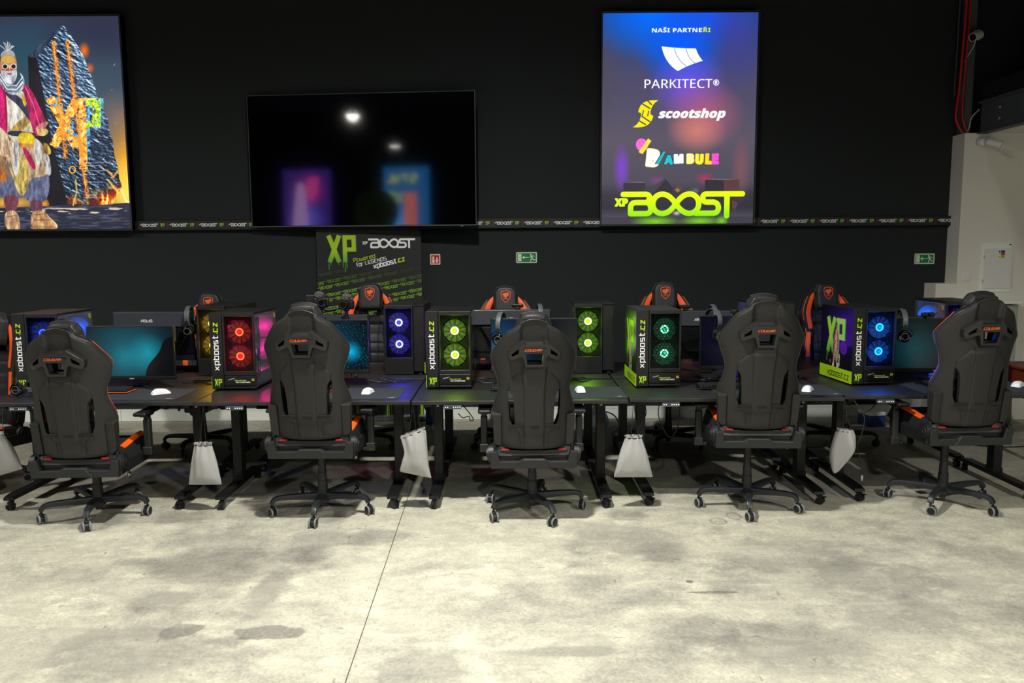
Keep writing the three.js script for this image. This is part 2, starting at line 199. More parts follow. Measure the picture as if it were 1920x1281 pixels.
// white masonry in the right corner: a thick front wall with a low step, the gallery's soffit and its steel edge beam
const WZ = -7.64;
struct('wall_right_niche', up(extrude(poly([[4.065, 0], [EAST, 0], [EAST, 2.74], [4.262, 2.74], [4.262, 1.33], [4.065, 1.33]]), WZ - WALL, 0.004, 1).translate(0, 0, WALL)), M.whiteWall);
struct('ceiling_gallery', pbox(EAST - 4.44, 0.12, 7.6, (EAST + 4.44) / 2, 2.80, WZ + 3.8), M.whiteWall);
{
  const b = merge(pbox(0.012, 0.27, 7.62, 4.415, 2.875, WZ + 3.8), pbox(0.10, 0.014, 7.62, 4.42, 3.016, WZ + 3.8), pbox(0.10, 0.014, 7.62, 4.42, 2.738, WZ + 3.8));
  const o = solo('steel_beam', b, M.steel, 'grey steel edge beam under the dark gallery above the white wall', 'beam');
  for (const y of [2.83, 2.93]) part('bolt', lathe([[0, 0.012], [0.012, 0.011], [0.014, 0]], 10).rotateZ(PI / 2).translate(4.409, y, WZ + 0.28), M.silver, o);
  const d = struct('wall_gallery', pbox(EAST - 4.4, 0.16, 7.6, (EAST + 4.4) / 2, 3.10, WZ + 3.8), M.blackMatte);
  solo('steel_post', merge(pbox(0.012, TOP - 2.75, 0.10, 4.325, (TOP + 2.75) / 2, WALL + 0.07), pbox(0.07, TOP - 2.75, 0.01, 4.325, (TOP + 2.75) / 2, WALL + 0.12), pbox(0.07, TOP - 2.75, 0.01, 4.325, (TOP + 2.75) / 2, WALL + 0.02)), M.steel, 'slim grey steel post rising in the dark right corner', 'post');
}
// white cable duct along the foot of the dark wall, in lengths
{
  const b = struct('baseboard_back', null, null); let x = -13.9;
  while (x < 4.0) { const w = Math.min(2.0, 4.06 - x); part('duct_length', merge(box(w - 0.004, 0.115, 0.055, x + w / 2, 0.0575, WALL + 0.0275, 0.006), box(w - 0.004, 0.012, 0.058, x + w / 2, 0.112, WALL + 0.029, 0.004)), M.white, b); x += w; }
}
// ---- ceiling lamps: round high-bay fittings on rods
LAMP_SPOTS.forEach(([x, y, z], i) => {
  const t = thing('pendant_lamp', ['pendant lamp over the front floor, nearest the black screen', 'pendant lamp at the far left over the desks', 'left pendant lamp behind the viewer', 'right pendant lamp behind the viewer', 'left pendant lamp near the far hall end', 'added pendant lamp beside the gallery edge, brightening the white wall'][i], 'lamp', [x, y, z], 0, 'pendant lamps of the hall');
  part('housing', lathe([[0, 0.16], [0.04, 0.16], [0.06, 0.08], [0.15, 0.06], [0.18, 0.0], [0.175, 0.0], [0.15, 0.03], [0, 0.03]], 32), M.lampBody, t);
  part('diffuser', new THREE.CylinderGeometry(0.14, 0.14, 0.01, 32).translate(0, 0.012, 0), M.lampGlow, t);
  part('rod', cyl(0.012, 0.012, TOP + 0.1 - y - 0.15, 0, (TOP + 0.1 - y - 0.15) / 2 + 0.155, 0, 8), M.lampBody, t);
  const l = new THREE.SpotLight(LAMP_COLOR, LAMP_CANDELA[i], 0, LAMP_CONE, LAMP_BLEND, 2); l.position.set(x, y - 0.004, z); l.target.position.set(x, 0, z); l.shadow.radius = 6; scene.add(l, l.target);
});

// ============================================================ gaming chair (faces -z, its back towards +z; origin on the floor under the gas column)
const OUT_Y = [[0, 0.212], [0.010, 0.224], [0.04, 0.230], [0.12, 0.244], [0.205, 0.250], [0.25, 0.244], [0.30, 0.228], [0.36, 0.212], [0.41, 0.218], [0.47, 0.239], [0.53, 0.257], [0.555, 0.258], [0.60, 0.234], [0.645, 0.205], [0.70, 0.166], [0.74, 0.126], [0.757, 0.106], [0.783, 0.088]];
const lerpTab = (tab, y) => { for (let i = 1; i < tab.length; i++) if (y <= tab[i][0]) { const [a, b] = [tab[i - 1], tab[i]], t = (y - a[0]) / (b[0] - a[0]); return a[1] + (b[1] - a[1]) * t; } return tab[tab.length - 1][1]; };
const halfW = (y) => (lerpTab(OUT_Y, y - 0.008) + lerpTab(OUT_Y, y) + lerpTab(OUT_Y, y + 0.008)) / 3;
const wing = (x) => 0.092 * Math.pow(Math.min(1, Math.abs(x) / 0.246), 2.6);
const shellXY = (u, v, k = 1) => { const y = 0.783 * v, x = (2 * u - 1) * halfW(y) * k, e = 2 * u - 1; return [x, y - 0.030 * sm(v, 0.86, 1) * e * e - 0.004 * sm(v, 0.95, 1) * Math.pow(Math.abs(e), 6)]; };
const rim = (u, v, p = 10) => { const a = Math.abs(2 * u - 1), b = Math.abs(2 * v - 1); return Math.max(0, 1 - Math.pow(a, p)) * Math.max(0, 1 - Math.pow(b, p * 2.4)); };
const REC = 0.145;      // how far the back leans
const lean = (g, dz = 0.275) => g.scale(1, 1.032, 1).rotateX(REC).translate(0, 0.470, dz);
function shellBack(u, v) {
  const [x, y] = shellXY(u, v), ax = Math.abs(x), r = rim(u, v, 14); let z = -wing(x);
  z += 0.011 * (1 - sm(ax, 0.052 + 0.02 * sm(y, 0.3, 0.6), 0.066 + 0.02 * sm(y, 0.3, 0.6))) * (1 - sm(y, 0.5, 0.54));
  z -= 0.022 * (1 - sm(ax, 0.060, 0.094)) * sm(y, 0.60, 0.66);
  const hex = Math.min(1, (1 - sm(ax, 0.142 - Math.max(0, y - 0.41) * 1.1, 0.162 - Math.max(0, y - 0.41) * 1.1)) * (1 - sm(y, 0.462, 0.484)) * sm(y, 0.10, 0.13)); z += 0.008 * hex;
  z += 0.006 * sm(ax, 0.2, 0.206) * (1 - sm(y, 0.2, 0.206));
  return [x, y, z * (0.35 + 0.65 * r) + (r - 1) * 0.012 - 0.65 * (1 - r) * wing(x)];
}
const shellFront = (u, v) => { const [x, y] = shellXY(u, v), b = shellBack(u, v), r = rim(u, v, 14); return [x, y, b[2] - 0.022 * r]; };
const padDepth = (x, y) => { const a = Math.abs(x) / halfW(y); return 0.078 - 0.028 * (1 - sm(a, 0.45, 0.62)) + 0.02 * Math.sin(PI * cl((y - 0.05) / 0.35, 0, 1)) * (1 - sm(a, 0.4, 0.6)) - 0.008 * Math.pow(Math.abs(Math.sin(y * 38)), 12) * (1 - sm(a, 0.4, 0.5)); };
const padBack = (u, v) => { const [x, y] = shellXY(u, v, 0.985), b = shellBack(u, v); return [x, y + 0.002, b[2] - 0.019 - 0.003 * rim(u, v)]; };
const padFront = (u, v, o = 0) => { const [x, y] = shellXY(u, v, 0.985), b = shellBack(u, v), r = Math.pow(rim(u, v, 7), 0.5); return [x, y + 0.002, b[2] - 0.019 - (padDepth(x, y) + o) * r]; };
const ev = new Evaluator(); ev.useGroups = false;
function carve(g, cutters) { let b = new Brush(mergeVertices((() => { const h = g.clone(); h.deleteAttribute('normal'); return h; })())); b.geometry.computeVertexNormals(); b.updateMatrixWorld(); for (const c of cutters) { const k = new Brush(c); k.updateMatrixWorld(); b = ev.evaluate(b, k, SUBTRACTION); } const o = b.geometry; o.deleteAttribute('normal'); o.deleteAttribute('uv'); const w = mergeVertices(o, 1e-5); w.computeVertexNormals(); return up(toCreasedNormals(w, 0.6)); }
const SLOT = [[-0.156, 0.365], [-0.150, 0.368], [-0.128, 0.335], [-0.119, 0.25], [-0.117, 0.15], [-0.128, 0.142], [-0.148, 0.19], [-0.155, 0.28]], mir = (p) => p.map(([x, y]) => [-x, y]).reverse();
const SIDEHOLE = [[-0.086, 0.634], [-0.141, 0.593], [-0.136, 0.570], [-0.089, 0.592]], MIDHOLE = [[-0.050, 0.596], [0.050, 0.596], [0.041, 0.531], [-0.041, 0.531]];
const CHAIR = (() => {
  const cut = (p) => extrude(poly(p), 0.5).translate(0, 0, -0.35), cuts = [SLOT, mir(SLOT), SIDEHOLE, mir(SIDEHOLE), MIDHOLE].map(cut);
  const G = {};
  G.shell = lean(carve(gridSolid(shellFront, shellBack, 80, 96, 0), cuts));
  G.cushion = lean(carve(gridSolid((u, v) => padFront(u, v), padBack, 44, 64, 0), cuts));
  const band = (u0, u1, v0, v1) => { const f = (s, d) => (u, v) => { const a = u0 + (u1 - u0) * u, b = v0 + (v1 - v0) * v, p = padFront(s > 0 ? a : 1 - a, b, d); return p; }; return [gridSolid(f(1, 0.005), f(1, -0.002), 8, 26), gridSolid(f(-1, 0.005), f(-1, -0.002), 8, 26)].map((g) => lean(g)); };
  G.bandUp = band(0.09, 0.205, 0.53, 0.94); G.bandLow = band(0.045, 0.125, 0.23, 0.495);
  const edge = []; for (let i = 0; i <= 40; i++) edge.push(shellBack(0, 0.03 + 0.95 * i / 40)); for (let i = 1; i < 12; i++) edge.push(shellBack(i / 12, 1)); for (let i = 40; i >= 0; i--) edge.push(shellBack(1, 0.03 + 0.95 * i / 40));
  const seam = (pts) => lean(tube(pts.flatMap(([x, y], i) => i ? Array.from({ length: 6 }, (_, k) => [pts[i - 1][0] + (x - pts[i - 1][0]) * (k + 1) / 6, pts[i - 1][1] + (y - pts[i - 1][1]) * (k + 1) / 6]) : [[x, y]]).map(([x, y]) => { const p = shellBack(0.5 + x / halfW(y) / 2, y / 0.783); return [x, y, p[2] + 0.0002]; }), 0.0016, 40, 5));
  G.seams = [1, -1].flatMap((s) => [seam([[s * 0.066, 0.50], [s * 0.060, 0.20], [s * 0.058, 0.03]]), seam([[s * 0.152, 0.372], [s * 0.150, 0.415], [s * 0.098, 0.475]]), seam([[s * 0.118, 0.135], [s * 0.088, 0.10], [s * 0.084, 0.03]]), seam([[s * 0.084, 0.66], [s * 0.080, 0.745]])]);
  G.piping = lean(tube(edge, 0.0045, 160, 6));
  const pipe = (s, a, b) => { const l = []; for (let i = 0; i <= 12; i++) l.push(padFront(s > 0 ? 0.972 : 0.028, a + (b - a) * i / 12)); return lean(tube(l, 0.0032, 40, 5)); };
  G.sidePiping = [pipe(1, 0.30, 0.54), pipe(-1, 0.30, 0.54)]; G.shoulderPiping = [pipe(1, 0.62, 0.88), pipe(-1, 0.62, 0.88)];
  // the plate with the belt openings, standing proud of the shell
  const plate = poly([[-0.072, 0.668], [-0.06, 0.668], [-0.052, 0.646], [0.052, 0.646], [0.06, 0.668], [0.072, 0.668], [0.155, 0.604], [0.158, 0.585], [0.150, 0.558], [0.136, 0.552], [0.076, 0.578], [0.066, 0.566], [0.054, 0.516], [-0.054, 0.516], [-0.066, 0.566], [-0.076, 0.578], [-0.136, 0.552], [-0.150, 0.558], [-0.158, 0.585], [-0.155, 0.604]]);
  for (const h of [SIDEHOLE, mir(SIDEHOLE), MIDHOLE]) plate.holes.push(hole([...h].reverse()));
  const pl = extrude(plate, 0.044, 0.006, 2); { const a = pl.attributes.position; for (let i = 0; i < a.count; i++) a.setZ(i, a.getZ(i) - 0.010 - 0.9 * wing(a.getX(i))); pl.computeVertexNormals(); }
  G.plate = lean(toCreasedNormals(pl, 0.6));
  G.word = lean(new THREE.PlaneGeometry(0.124, 0.0165).translate(0, 0.619, 0.0408));
  const sb = poly([[-0.243, 0.032], [-0.252, 0.205], [-0.243, 0.21], [-0.198, 0.208], [-0.196, 0.012], [-0.225, 0.012]]);
  const block = (p) => { const g = extrude(p, 0.05, 0.006, 2); const a = g.attributes.position; for (let i = 0; i < a.count; i++) a.setZ(i, a.getZ(i) - 0.098); return g; };
  G.blockL = lean(block(sb)); G.blockR = lean(block(poly(sb.getPoints().map((p) => [-p.x, p.y]).reverse())));
  G.belt = lean(merge(box(0.30, 0.018, 0.006, 0, 0.152, 0.008, 0.002), box(0.05, 0.022, 0.014, 0, 0.153, 0.015, 0.004), box(0.012, 0.012, 0.018, 0.03, 0.153, 0.015, 0.003)));
  // headrest pillow in front of the top of the back
  const pw = (y) => 0.106 * (1 - 0.27 * sm(y, 0.66, 1)) * (1 - 0.12 * sm(1 - y, 0.8, 1)), pf = (s) => (u, v) => { const e = 2 * u - 1, r = Math.sqrt(Math.max(0, (1 - Math.pow(Math.abs(e), 10)) * (1 - Math.pow(Math.abs(2 * v - 1), 12)))); return [e * pw(v), 0.574 + 0.235 * v - 0.016 * e * e * sm(v, 0.7, 1), -0.115 - s * 0.047 * r]; };
  G.pillow = lean(gridSolid(pf(1), pf(-1), 20, 24, 0));
  G.pillowSeam = lean(tube((() => { const p = []; for (let i = 0; i <= 20; i++) p.push([...pf(0)(0.001, i / 20).slice(0, 2), -0.115]); for (let i = 1; i < 10; i++) p.push([...pf(0)(i / 10, 1).slice(0, 2), -0.115]); for (let i = 20; i >= 0; i--) p.push([...pf(0)(0.999, i / 20).slice(0, 2), -0.115]); return p; })(), 0.0035, 90, 5));
  G.pillowStrap = lean(merge(box(0.13, 0.05, 0.05, 0, 0.765, -0.066, 0.012)));
  // shield with a running cat's head on the pillow's front
  const sh = [[0, -0.058], [0.036, -0.022], [0.044, 0.028], [0.038, 0.044], [0, 0.052], [-0.038, 0.044], [-0.044, 0.028], [-0.036, -0.022]], shield = poly(sh); shield.holes.push(hole(sh.map(([x, y]) => [x * 0.9, y * 0.9 - 0.0003]).reverse()));
  const cat = poly([[-0.029, 0.012], [-0.026, 0.022], [-0.014, 0.029], [-0.002, 0.026], [0.010, 0.034], [0.029, 0.031], [0.022, 0.026], [0.031, 0.022], [0.027, 0.012], [0.019, 0.005], [0.010, -0.003], [0.003, -0.013], [-0.012, -0.014], [-0.004, -0.008], [-0.003, -0.001], [-0.014, -0.006], [-0.022, -0.002], [-0.016, 0.004], [-0.018, 0.008]]);
  const emb = merge(extrude(shield, 0.0012), extrude(cat, 0.0012), pbox(0.042, 0.004, 0.0012, 0, -0.02, 0.0006)).rotateY(PI);
  const bend = emb.attributes.position; for (let i = 0; i < bend.count; i++) { const x = bend.getX(i), y = bend.getY(i) + 0.715, v = (y - 0.574) / 0.235, u = 0.5 + x / pw(v) / 2; bend.setXYZ(i, x, y, pf(1)(u, v)[2] + bend.getZ(i) * 1 - 0.0008); }
  G.emblem = lean(emb);
  // seat: pan with raised side bolsters
  const sx = (u, v) => (2 * u - 1) * (0.255 - 0.02 * sm(v, 0.75, 1)), sz = (v) => 0.235 - 0.555 * v;
  const seatTop = (o = 0) => (u, v) => { const x = sx(u, v), a = Math.abs(2 * u - 1), r = Math.sqrt(Math.max(0, (1 - Math.pow(a, 8)) * (1 - Math.pow(Math.abs(2 * v - 1), 14)))); return [x, 0.425 + (0.045 + 0.035 * sm(a, 0.55, 0.8) + 0.03 * sm(v, 0.2, 0.7) - 0.045 * sm(v, 0.82, 1) + o) * r, sz(v)]; };
  const seatLow = (u, v) => { const r = rim(u, v, 6); return [sx(u, v) * (1 - 0.06 * r), 0.425 - (0.03 - 0.035 * sm(v, 0.4, 1)) * r, sz(v)]; };
  G.seat = gridSolid(seatLow, seatTop(), 30, 30, 0); 
  const stripe = (s) => gridSolid((u, v) => seatTop(-0.004)(s > 0 ? 0.885 + 0.06 * u : 0.115 - 0.06 * u, 0.27 + 0.66 * v), (u, v) => seatTop(0.005)(s > 0 ? 0.885 + 0.06 * u : 0.115 - 0.06 * u, 0.27 + 0.66 * v), 5, 24);
  G.seatBand = [stripe(1), stripe(-1)];
  // frame under the seat: rear cover, side brackets, recline hubs
  const cover = poly([[-0.262, 0.352], [-0.266, 0.455], [-0.222, 0.462], [-0.206, 0.397], [-0.088, 0.399], [-0.062, 0.415], [0.062, 0.415], [0.088, 0.399], [0.206, 0.397], [0.222, 0.462], [0.266, 0.455], [0.262, 0.352]]);
  G.cover = merge(extrude(cover, 0.05, 0.006, 2).translate(0, 0, 0.215), extrude(poly([[-0.11, 0.356], [-0.065, 0.409], [0.065, 0.409], [0.11, 0.356]]), 0.004, 0.002).translate(0, 0, 0.2705), box(0.05, 0.085, 0.40, 0.245, 0.395, 0.04, 0.012), box(0.05, 0.085, 0.40, -0.245, 0.395, 0.04, 0.012));
  G.recess = box(0.42, 0.07, 0.03, 0, 0.425, 0.215, 0.006);
  G.tab = box(0.046, 0.010, 0.02, 0, 0.461, 0.228, 0.003);
  const hub = (s) => merge(cylX(0.053, 0.03, s * 0.262, 0.432, 0.205, 26), cylX(0.041, 0.014, s * 0.279, 0.432, 0.205, 24), cylX(0.02, 0.012, s * 0.286, 0.432, 0.205, 18), box(0.02, 0.10, 0.035, s * 0.238, 0.45, 0.205, 0.006));
  G.hubR = hub(1); G.hubL = hub(-1);
  G.mechanism = merge(box(0.2, 0.05, 0.26, 0, 0.345, 0, 0.01), box(0.36, 0.03, 0.05, 0, 0.365, -0.09, 0.006), box(0.36, 0.03, 0.05, 0, 0.365, 0.09, 0.006), cylZ(0.03, 0.06, 0, 0.335, -0.15, 16));
  G.lever = merge(tube([[0.09, 0.345, 0.04], [0.2, 0.343, 0.05], [0.232, 0.338, 0.06], [0.236, 0.32, 0.065]], 0.005, 14, 6));
  G.tag = box(0.024, 0.034, 0.006, 0.236, 0.312, 0.066, 0.003);
  G.tagPrint = merge(...[[-0.004, 0.006, 0.8], [0.004, 0.0, -0.7], [-0.003, -0.007, 0.6]].map(([x, y, r]) => pbox(0.011, 0.0028, 0.001, 0, 0, 0).rotateZ(r).translate(0.236 + x, 0.312 + y, 0.0695)));
  const arm = (s) => [merge(box(0.05, 0.022, 0.05, s * 0.28, 0.377, -0.075, 0.004), box(0.06, 0.055, 0.06, s * 0.308, 0.39, -0.075, 0.008), box(0.044, 0.2, 0.05, s * 0.308, 0.5, -0.075, 0.01), box(0.034, 0.06, 0.04, s * 0.308, 0.605, -0.075, 0.006)), merge(box(0.085, 0.026, 0.25, s * 0.303, 0.643, -0.09, 0.012), box(0.05, 0.016, 0.12, s * 0.305, 0.624, -0.08, 0.006))];
  [G.armPostR, G.armPadR] = arm(1); [G.armPostL, G.armPadL] = arm(-1);
  G.shroud = merge(cyl(0.031, 0.033, 0.075, 0, 0.165, 0, 24), cyl(0.027, 0.027, 0.06, 0, 0.23, 0, 24));
  // five-armed base
  G.hub = merge(cyl(0.036, 0.044, 0.07, 0, 0.098, 0, 24), cyl(0.02, 0.02, 0.03, 0, 0.05, 0, 16));
  G.arm = sweep([[0, 0.10, 0.03], [0, 0.108, 0.12], [0, 0.113, 0.22], [0, 0.113, 0.275], [0, 0.103, 0.308], [0, 0.078, 0.322]], (t) => [0.026 - 0.008 * t, (0.024 - 0.010 * t)], 20, 12);
  G.fork = merge(cyl(0.007, 0.007, 0.03, 0, 0.072, 0, 10), cylX(0.021, 0.024, 0, 0.031, 0.012, 20), box(0.022, 0.03, 0.03, 0, 0.052, 0.008, 0.006));
  G.wheel = (() => { const w = lathe([[0, -0.007], [0.02, -0.007], [0.024, -0.005], [0.024, 0.005], [0.02, 0.007], [0.013, 0.006], [0.008, 0.007], [0, 0.007]], 24).rotateZ(PI / 2); return w; })();
  G.tyre = new THREE.TorusGeometry(0.0255, 0.0045, 8, 28).rotateY(PI / 2).scale(1.35, 1, 1);
  return G;
})();
const wordTex = canvasTex(512, 68, (c, w, h) => { c.fillStyle = '#1f1f1e'; c.fillRect(0, 0, w, h); strokeText(c, 'COUGAR', 22, 60, 37, 0.3, { color: '#e8590c', skew: 0.28, sx: 1.42, gap: 0.36 }); });
M.word = M.print(wordTex, { roughness: 0.4 });
function makeChair(label, [x, z], turn, lift, baseTurn, group, piped = true, banded = true) {
  const t = thing('gaming_chair', label, 'chair', [x, 0, z], turn, group), G = CHAIR;
  const upper = (name, g, m, l) => { const o = part(name, g, m, t, l); o.position.y = lift; return o; }, under = (p, name, g, m) => part(name, g, m, p);
  const shell = upper('backrest_shell', G.shell, M.shell); under(shell, 'edge_piping', G.piping, M.shellEdge); for (const g of G.seams) under(shell, 'panel_seam', g, M.strap); under(shell, 'side_block', G.blockL, M.shell); under(shell, 'side_block', G.blockR, M.shell); under(shell, 'belt', G.belt, M.strap);
  const pl = upper('belt_guide_plate', G.plate, M.bezel); under(pl, 'lettering', G.word, M.word);
  const cu = upper('back_cushion', G.cushion, M.leather); for (const i of [0, 1]) { if (banded) { under(cu, 'upper_side_band', G.bandUp[i], M.orange); under(cu, 'lower_side_band', G.bandLow[i], M.orange); } if (piped) { under(cu, 'side_piping', G.sidePiping[i], M.orange); under(cu, 'side_piping', G.shoulderPiping[i], M.orange); } }
  const hp = upper('headrest_pillow', G.pillow, M.leather); under(hp, 'seam', G.pillowSeam, M.shellEdge); under(hp, 'strap', G.pillowStrap, M.strap); under(hp, 'shield_emblem', G.emblem, M.orange);
  const se = upper('seat', G.seat, M.leather); for (const i of [0, 1]) under(se, 'side_band', G.seatBand[i], M.orange);
  const co = upper('seat_frame', G.cover, M.chairPlastic); under(co, 'recess', G.recess, M.black); for (const s of [-1, 1]) { under(co, 'pull_tab', G.tab, M.redTab).position.x = s * 0.172; under(co, 'recline_hub', s > 0 ? G.hubR : G.hubL, M.chairPlastic); }
  upper('tilt_mechanism', G.mechanism, M.black); const lv = upper('lever', G.lever, M.black); const tg = under(lv, 'tag', G.tag, M.black); 
  for (const s of ['R', 'L']) { const a = upper('armrest_post', G['armPost' + s], M.chairPlastic); a.position.y = 0.012 + lift * 0.1; under(a, 'armrest_pad', G['armPad' + s], M.black); }
  under(lv, 'tag_print', G.tagPrint, M.white);
  part('gas_column', merge(cyl(0.0245, 0.0245, 0.13 + lift, 0, 0.215 + 0.06 + lift / 2, 0, 20), G.shroud.clone()), M.chairPlastic, t);
  const hub = part('base_hub', G.hub, M.star, t);
  for (let i = 0; i < 5; i++) {
    const a = baseTurn + i * 2 * PI / 5; const arm = part('base_arm', G.arm, M.star, t); arm.rotation.y = a;
    const f = part('caster', G.fork, M.black, t); f.position.set(Math.sin(a) * 0.322, 0, Math.cos(a) * 0.322); f.rotation.y = rr(-0.9, 0.9);
    for (const s of [-1, 1]) { const w = part('wheel', G.wheel, M.black, f); w.position.set(s * 0.018, 0.0305, 0.012); const ty = part('tyre', G.tyre, M.tyre, f); ty.position.set(s * 0.018, 0.0305, 0.012); }
  }
  return t;
}
const D = PI / 180, NEAR = 'gaming chairs in the front row', FAR = 'gaming chairs in the back row';
makeChair('black gaming chair at the leftmost front desk, before the keyboard and white mouse', [-2.67, -4.98], 2 * D, -0.035, 13 * D, NEAR);
makeChair('black gaming chair beside the computer with red and pink fans', [-1.235, -5.03], -1 * D, 0.06, 4 * D, NEAR, false);
makeChair('black gaming chair in the middle of the front row, beside the lime-lit computer', [0.125, -5.0], 1 * D, 0, 21 * D, NEAR, false);
makeChair('black gaming chair between the teal-lit and the blue-lit printed computers', [1.535, -5.085], -3 * D, 0.095, -10 * D, NEAR, false);
makeChair('black gaming chair at the rightmost front desk near the white wall', [2.836, -5.11], 3 * D, 0.098, 29 * D, NEAR);
makeChair('chair behind the yellow-lit computer, emblem of its headrest just above the monitor', [-2.66, -6.72], PI - 3 * D, 0.01, 30 * D, FAR);
makeChair('chair before the roll-up banner, headrest above the two small cameras', [-1.25, -6.79], PI, 0.08, 12 * D, FAR);
makeChair('chair facing out between two orange bands, below the left green exit sign', [-0.045, -6.74], PI + 2 * D, 0.05, 50 * D, FAR);
makeChair('chair facing out behind the teal-lit printed computer', [1.34, -6.72], PI, 0.075, 8 * D, FAR);
makeChair('chair facing out behind the blue-lit printed computer, wide orange bands on its left', [2.79, -6.72], PI + 8 * D, 0.065, 25 * D, FAR);
makeChair('chair cut by the left picture edge, thin orange piping on its black leather', [-3.90, -5.62], PI - 20 * D, -0.07, 25 * D, 'gaming chair at the row end', false, true);

// ============================================================ desks
const DW = 1.386, DD = 0.80, DH = 0.72, DX = [-2.74, -1.348, 0.048, 1.45, 2.86], NEARZ = [-5.035, -5.02, -5.01, -5.05, -5.11], BACKZ = -5.925;
const DESK = (() => {
  const G = {};
  G.top = (() => { const g = box(DW, 0.025, DD, 0, DH - 0.0125, -DD / 2, 0.004); const a = g.attributes.position, uv = g.attributes.uv; for (let i = 0; i < a.count; i++) uv.setXY(i, a.getX(i) / DW + 0.5, -a.getZ(i) / DD); return g; })();
  G.rail = merge(box(1.02, 0.05, 0.04, 0, DH - 0.055, -0.36, 0.004), box(1.02, 0.05, 0.04, 0, DH - 0.055, -0.46, 0.004), box(0.05, 0.03, 0.62, -0.6, DH - 0.045, -0.41, 0.004), box(0.05, 0.03, 0.62, 0.6, DH - 0.045, -0.41, 0.004));
  G.column = merge(box(0.062, 0.60, 0.088, 0, 0.40, -0.41, 0.006), box(0.07, 0.05, 0.1, 0, 0.105, -0.41, 0.004));
  G.foot = (() => { const g = extrude(poly([[-0.39, 0.068], [-0.385, 0.088], [-0.33, 0.098], [0.33, 0.098], [0.385, 0.088], [0.39, 0.068]]), 0.064, 0.004, 1).translate(0, 0, -0.032); return g.rotateY(PI / 2).translate(0, 0, -0.41); })();
  G.screw = lathe([[0, 0.005], [0.009, 0.004], [0.0105, 0]], 14).rotateX(PI / 2).translate(0, 0.62, -0.366);
  G.caster = merge(cyl(0.008, 0.008, 0.03, 0, 0.058, 0, 10), cylX(0.026, 0.014, -0.011, 0.0262, 0.01, 20), cylX(0.026, 0.014, 0.011, 0.0262, 0.01, 20), cylX(0.02, 0.03, 0, 0.0262, 0.01, 16), box(0.03, 0.012, 0.036, 0, 0.055, 0.004, 0.004), box(0.018, 0.008, 0.022, 0.012, 0.05, 0.034, 0.003));
  G.panel = box(0.112, 0.024, 0.03, 0, DH - 0.038, -0.004, 0.003); G.panelRim = merge(pbox(0.112, 0.0012, 0.001, 0, DH - 0.0275, 0.0115), pbox(0.112, 0.0012, 0.001, 0, DH - 0.0485, 0.0115), pbox(0.0012, 0.02, 0.001, -0.0555, DH - 0.038, 0.0115), pbox(0.0012, 0.02, 0.001, 0.0555, DH - 0.038, 0.0115));
  G.button = cylZ(0.0042, 0.002, 0, DH - 0.038, 0.0118, 10);
  return G;
})();
M.panelBlue = std({ color: 0x2b3440, roughness: 0.35 });
function makeDesk(label, x, z, turn, group, front) {
  const t = thing('standing_desk', label, 'desk', [x, 0, z], turn, group), G = DESK;
  part('tabletop', G.top, M.deskTop, t); part('frame_rail', G.rail, M.deskMetal, t);
  for (const s of [-1, 1]) {
    const l = part('leg', G.column, M.deskMetal, t); l.position.x = s * 0.56;
    part('foot', G.foot, M.deskMetal, l); if (front) part('screw', G.screw, M.silver, l);
    for (const cz of [-0.045, -0.775]) { const c = part('caster', G.caster, M.black, l); c.position.set(rr(-0.004, 0.012), 0, cz); c.rotation.y = rr(-0.5, 0.5) + (rnd() < 0.5 ? 0 : 0.4); }
  }
  const p = part('control_panel', G.panel, M.panelBlue, t); p.position.x = front ? -0.43 : 0.03; part('rim', G.panelRim, M.silver, p);
  for (const bx of [-0.045, -0.031, 0.006, 0.02, 0.034, 0.047]) part('button', G.button, M.white, p).position.x = bx;
  return t;
}
const deskNames = ['leftmost', 'second', 'middle', 'fourth', 'rightmost'];
['front desk at the left end, with a white mouse and lit keyboard', 'front desk carrying the computer with red and pink fans', 'front desk in the middle carrying the lime-lit computer', 'front desk carrying the printed computer with teal fans', 'front desk at the right end carrying the printed computer with blue fans'].forEach((l, i) => makeDesk('black ' + l, DX[i], NEARZ[i], 0, 'front row of standing desks', true));
['behind the leftmost front desk, under the big monitor back', 'under the yellow-lit computer and two small cameras', 'under the lime-lit computer of the back row', 'behind the desk with the teal-lit computer', 'in the right corner of the double row, by the white wall'].forEach((l, i) => makeDesk('black back desk ' + l, DX[i], BACKZ - DD + (i - 2) * -0.008, PI, 'back row of standing desks', false));

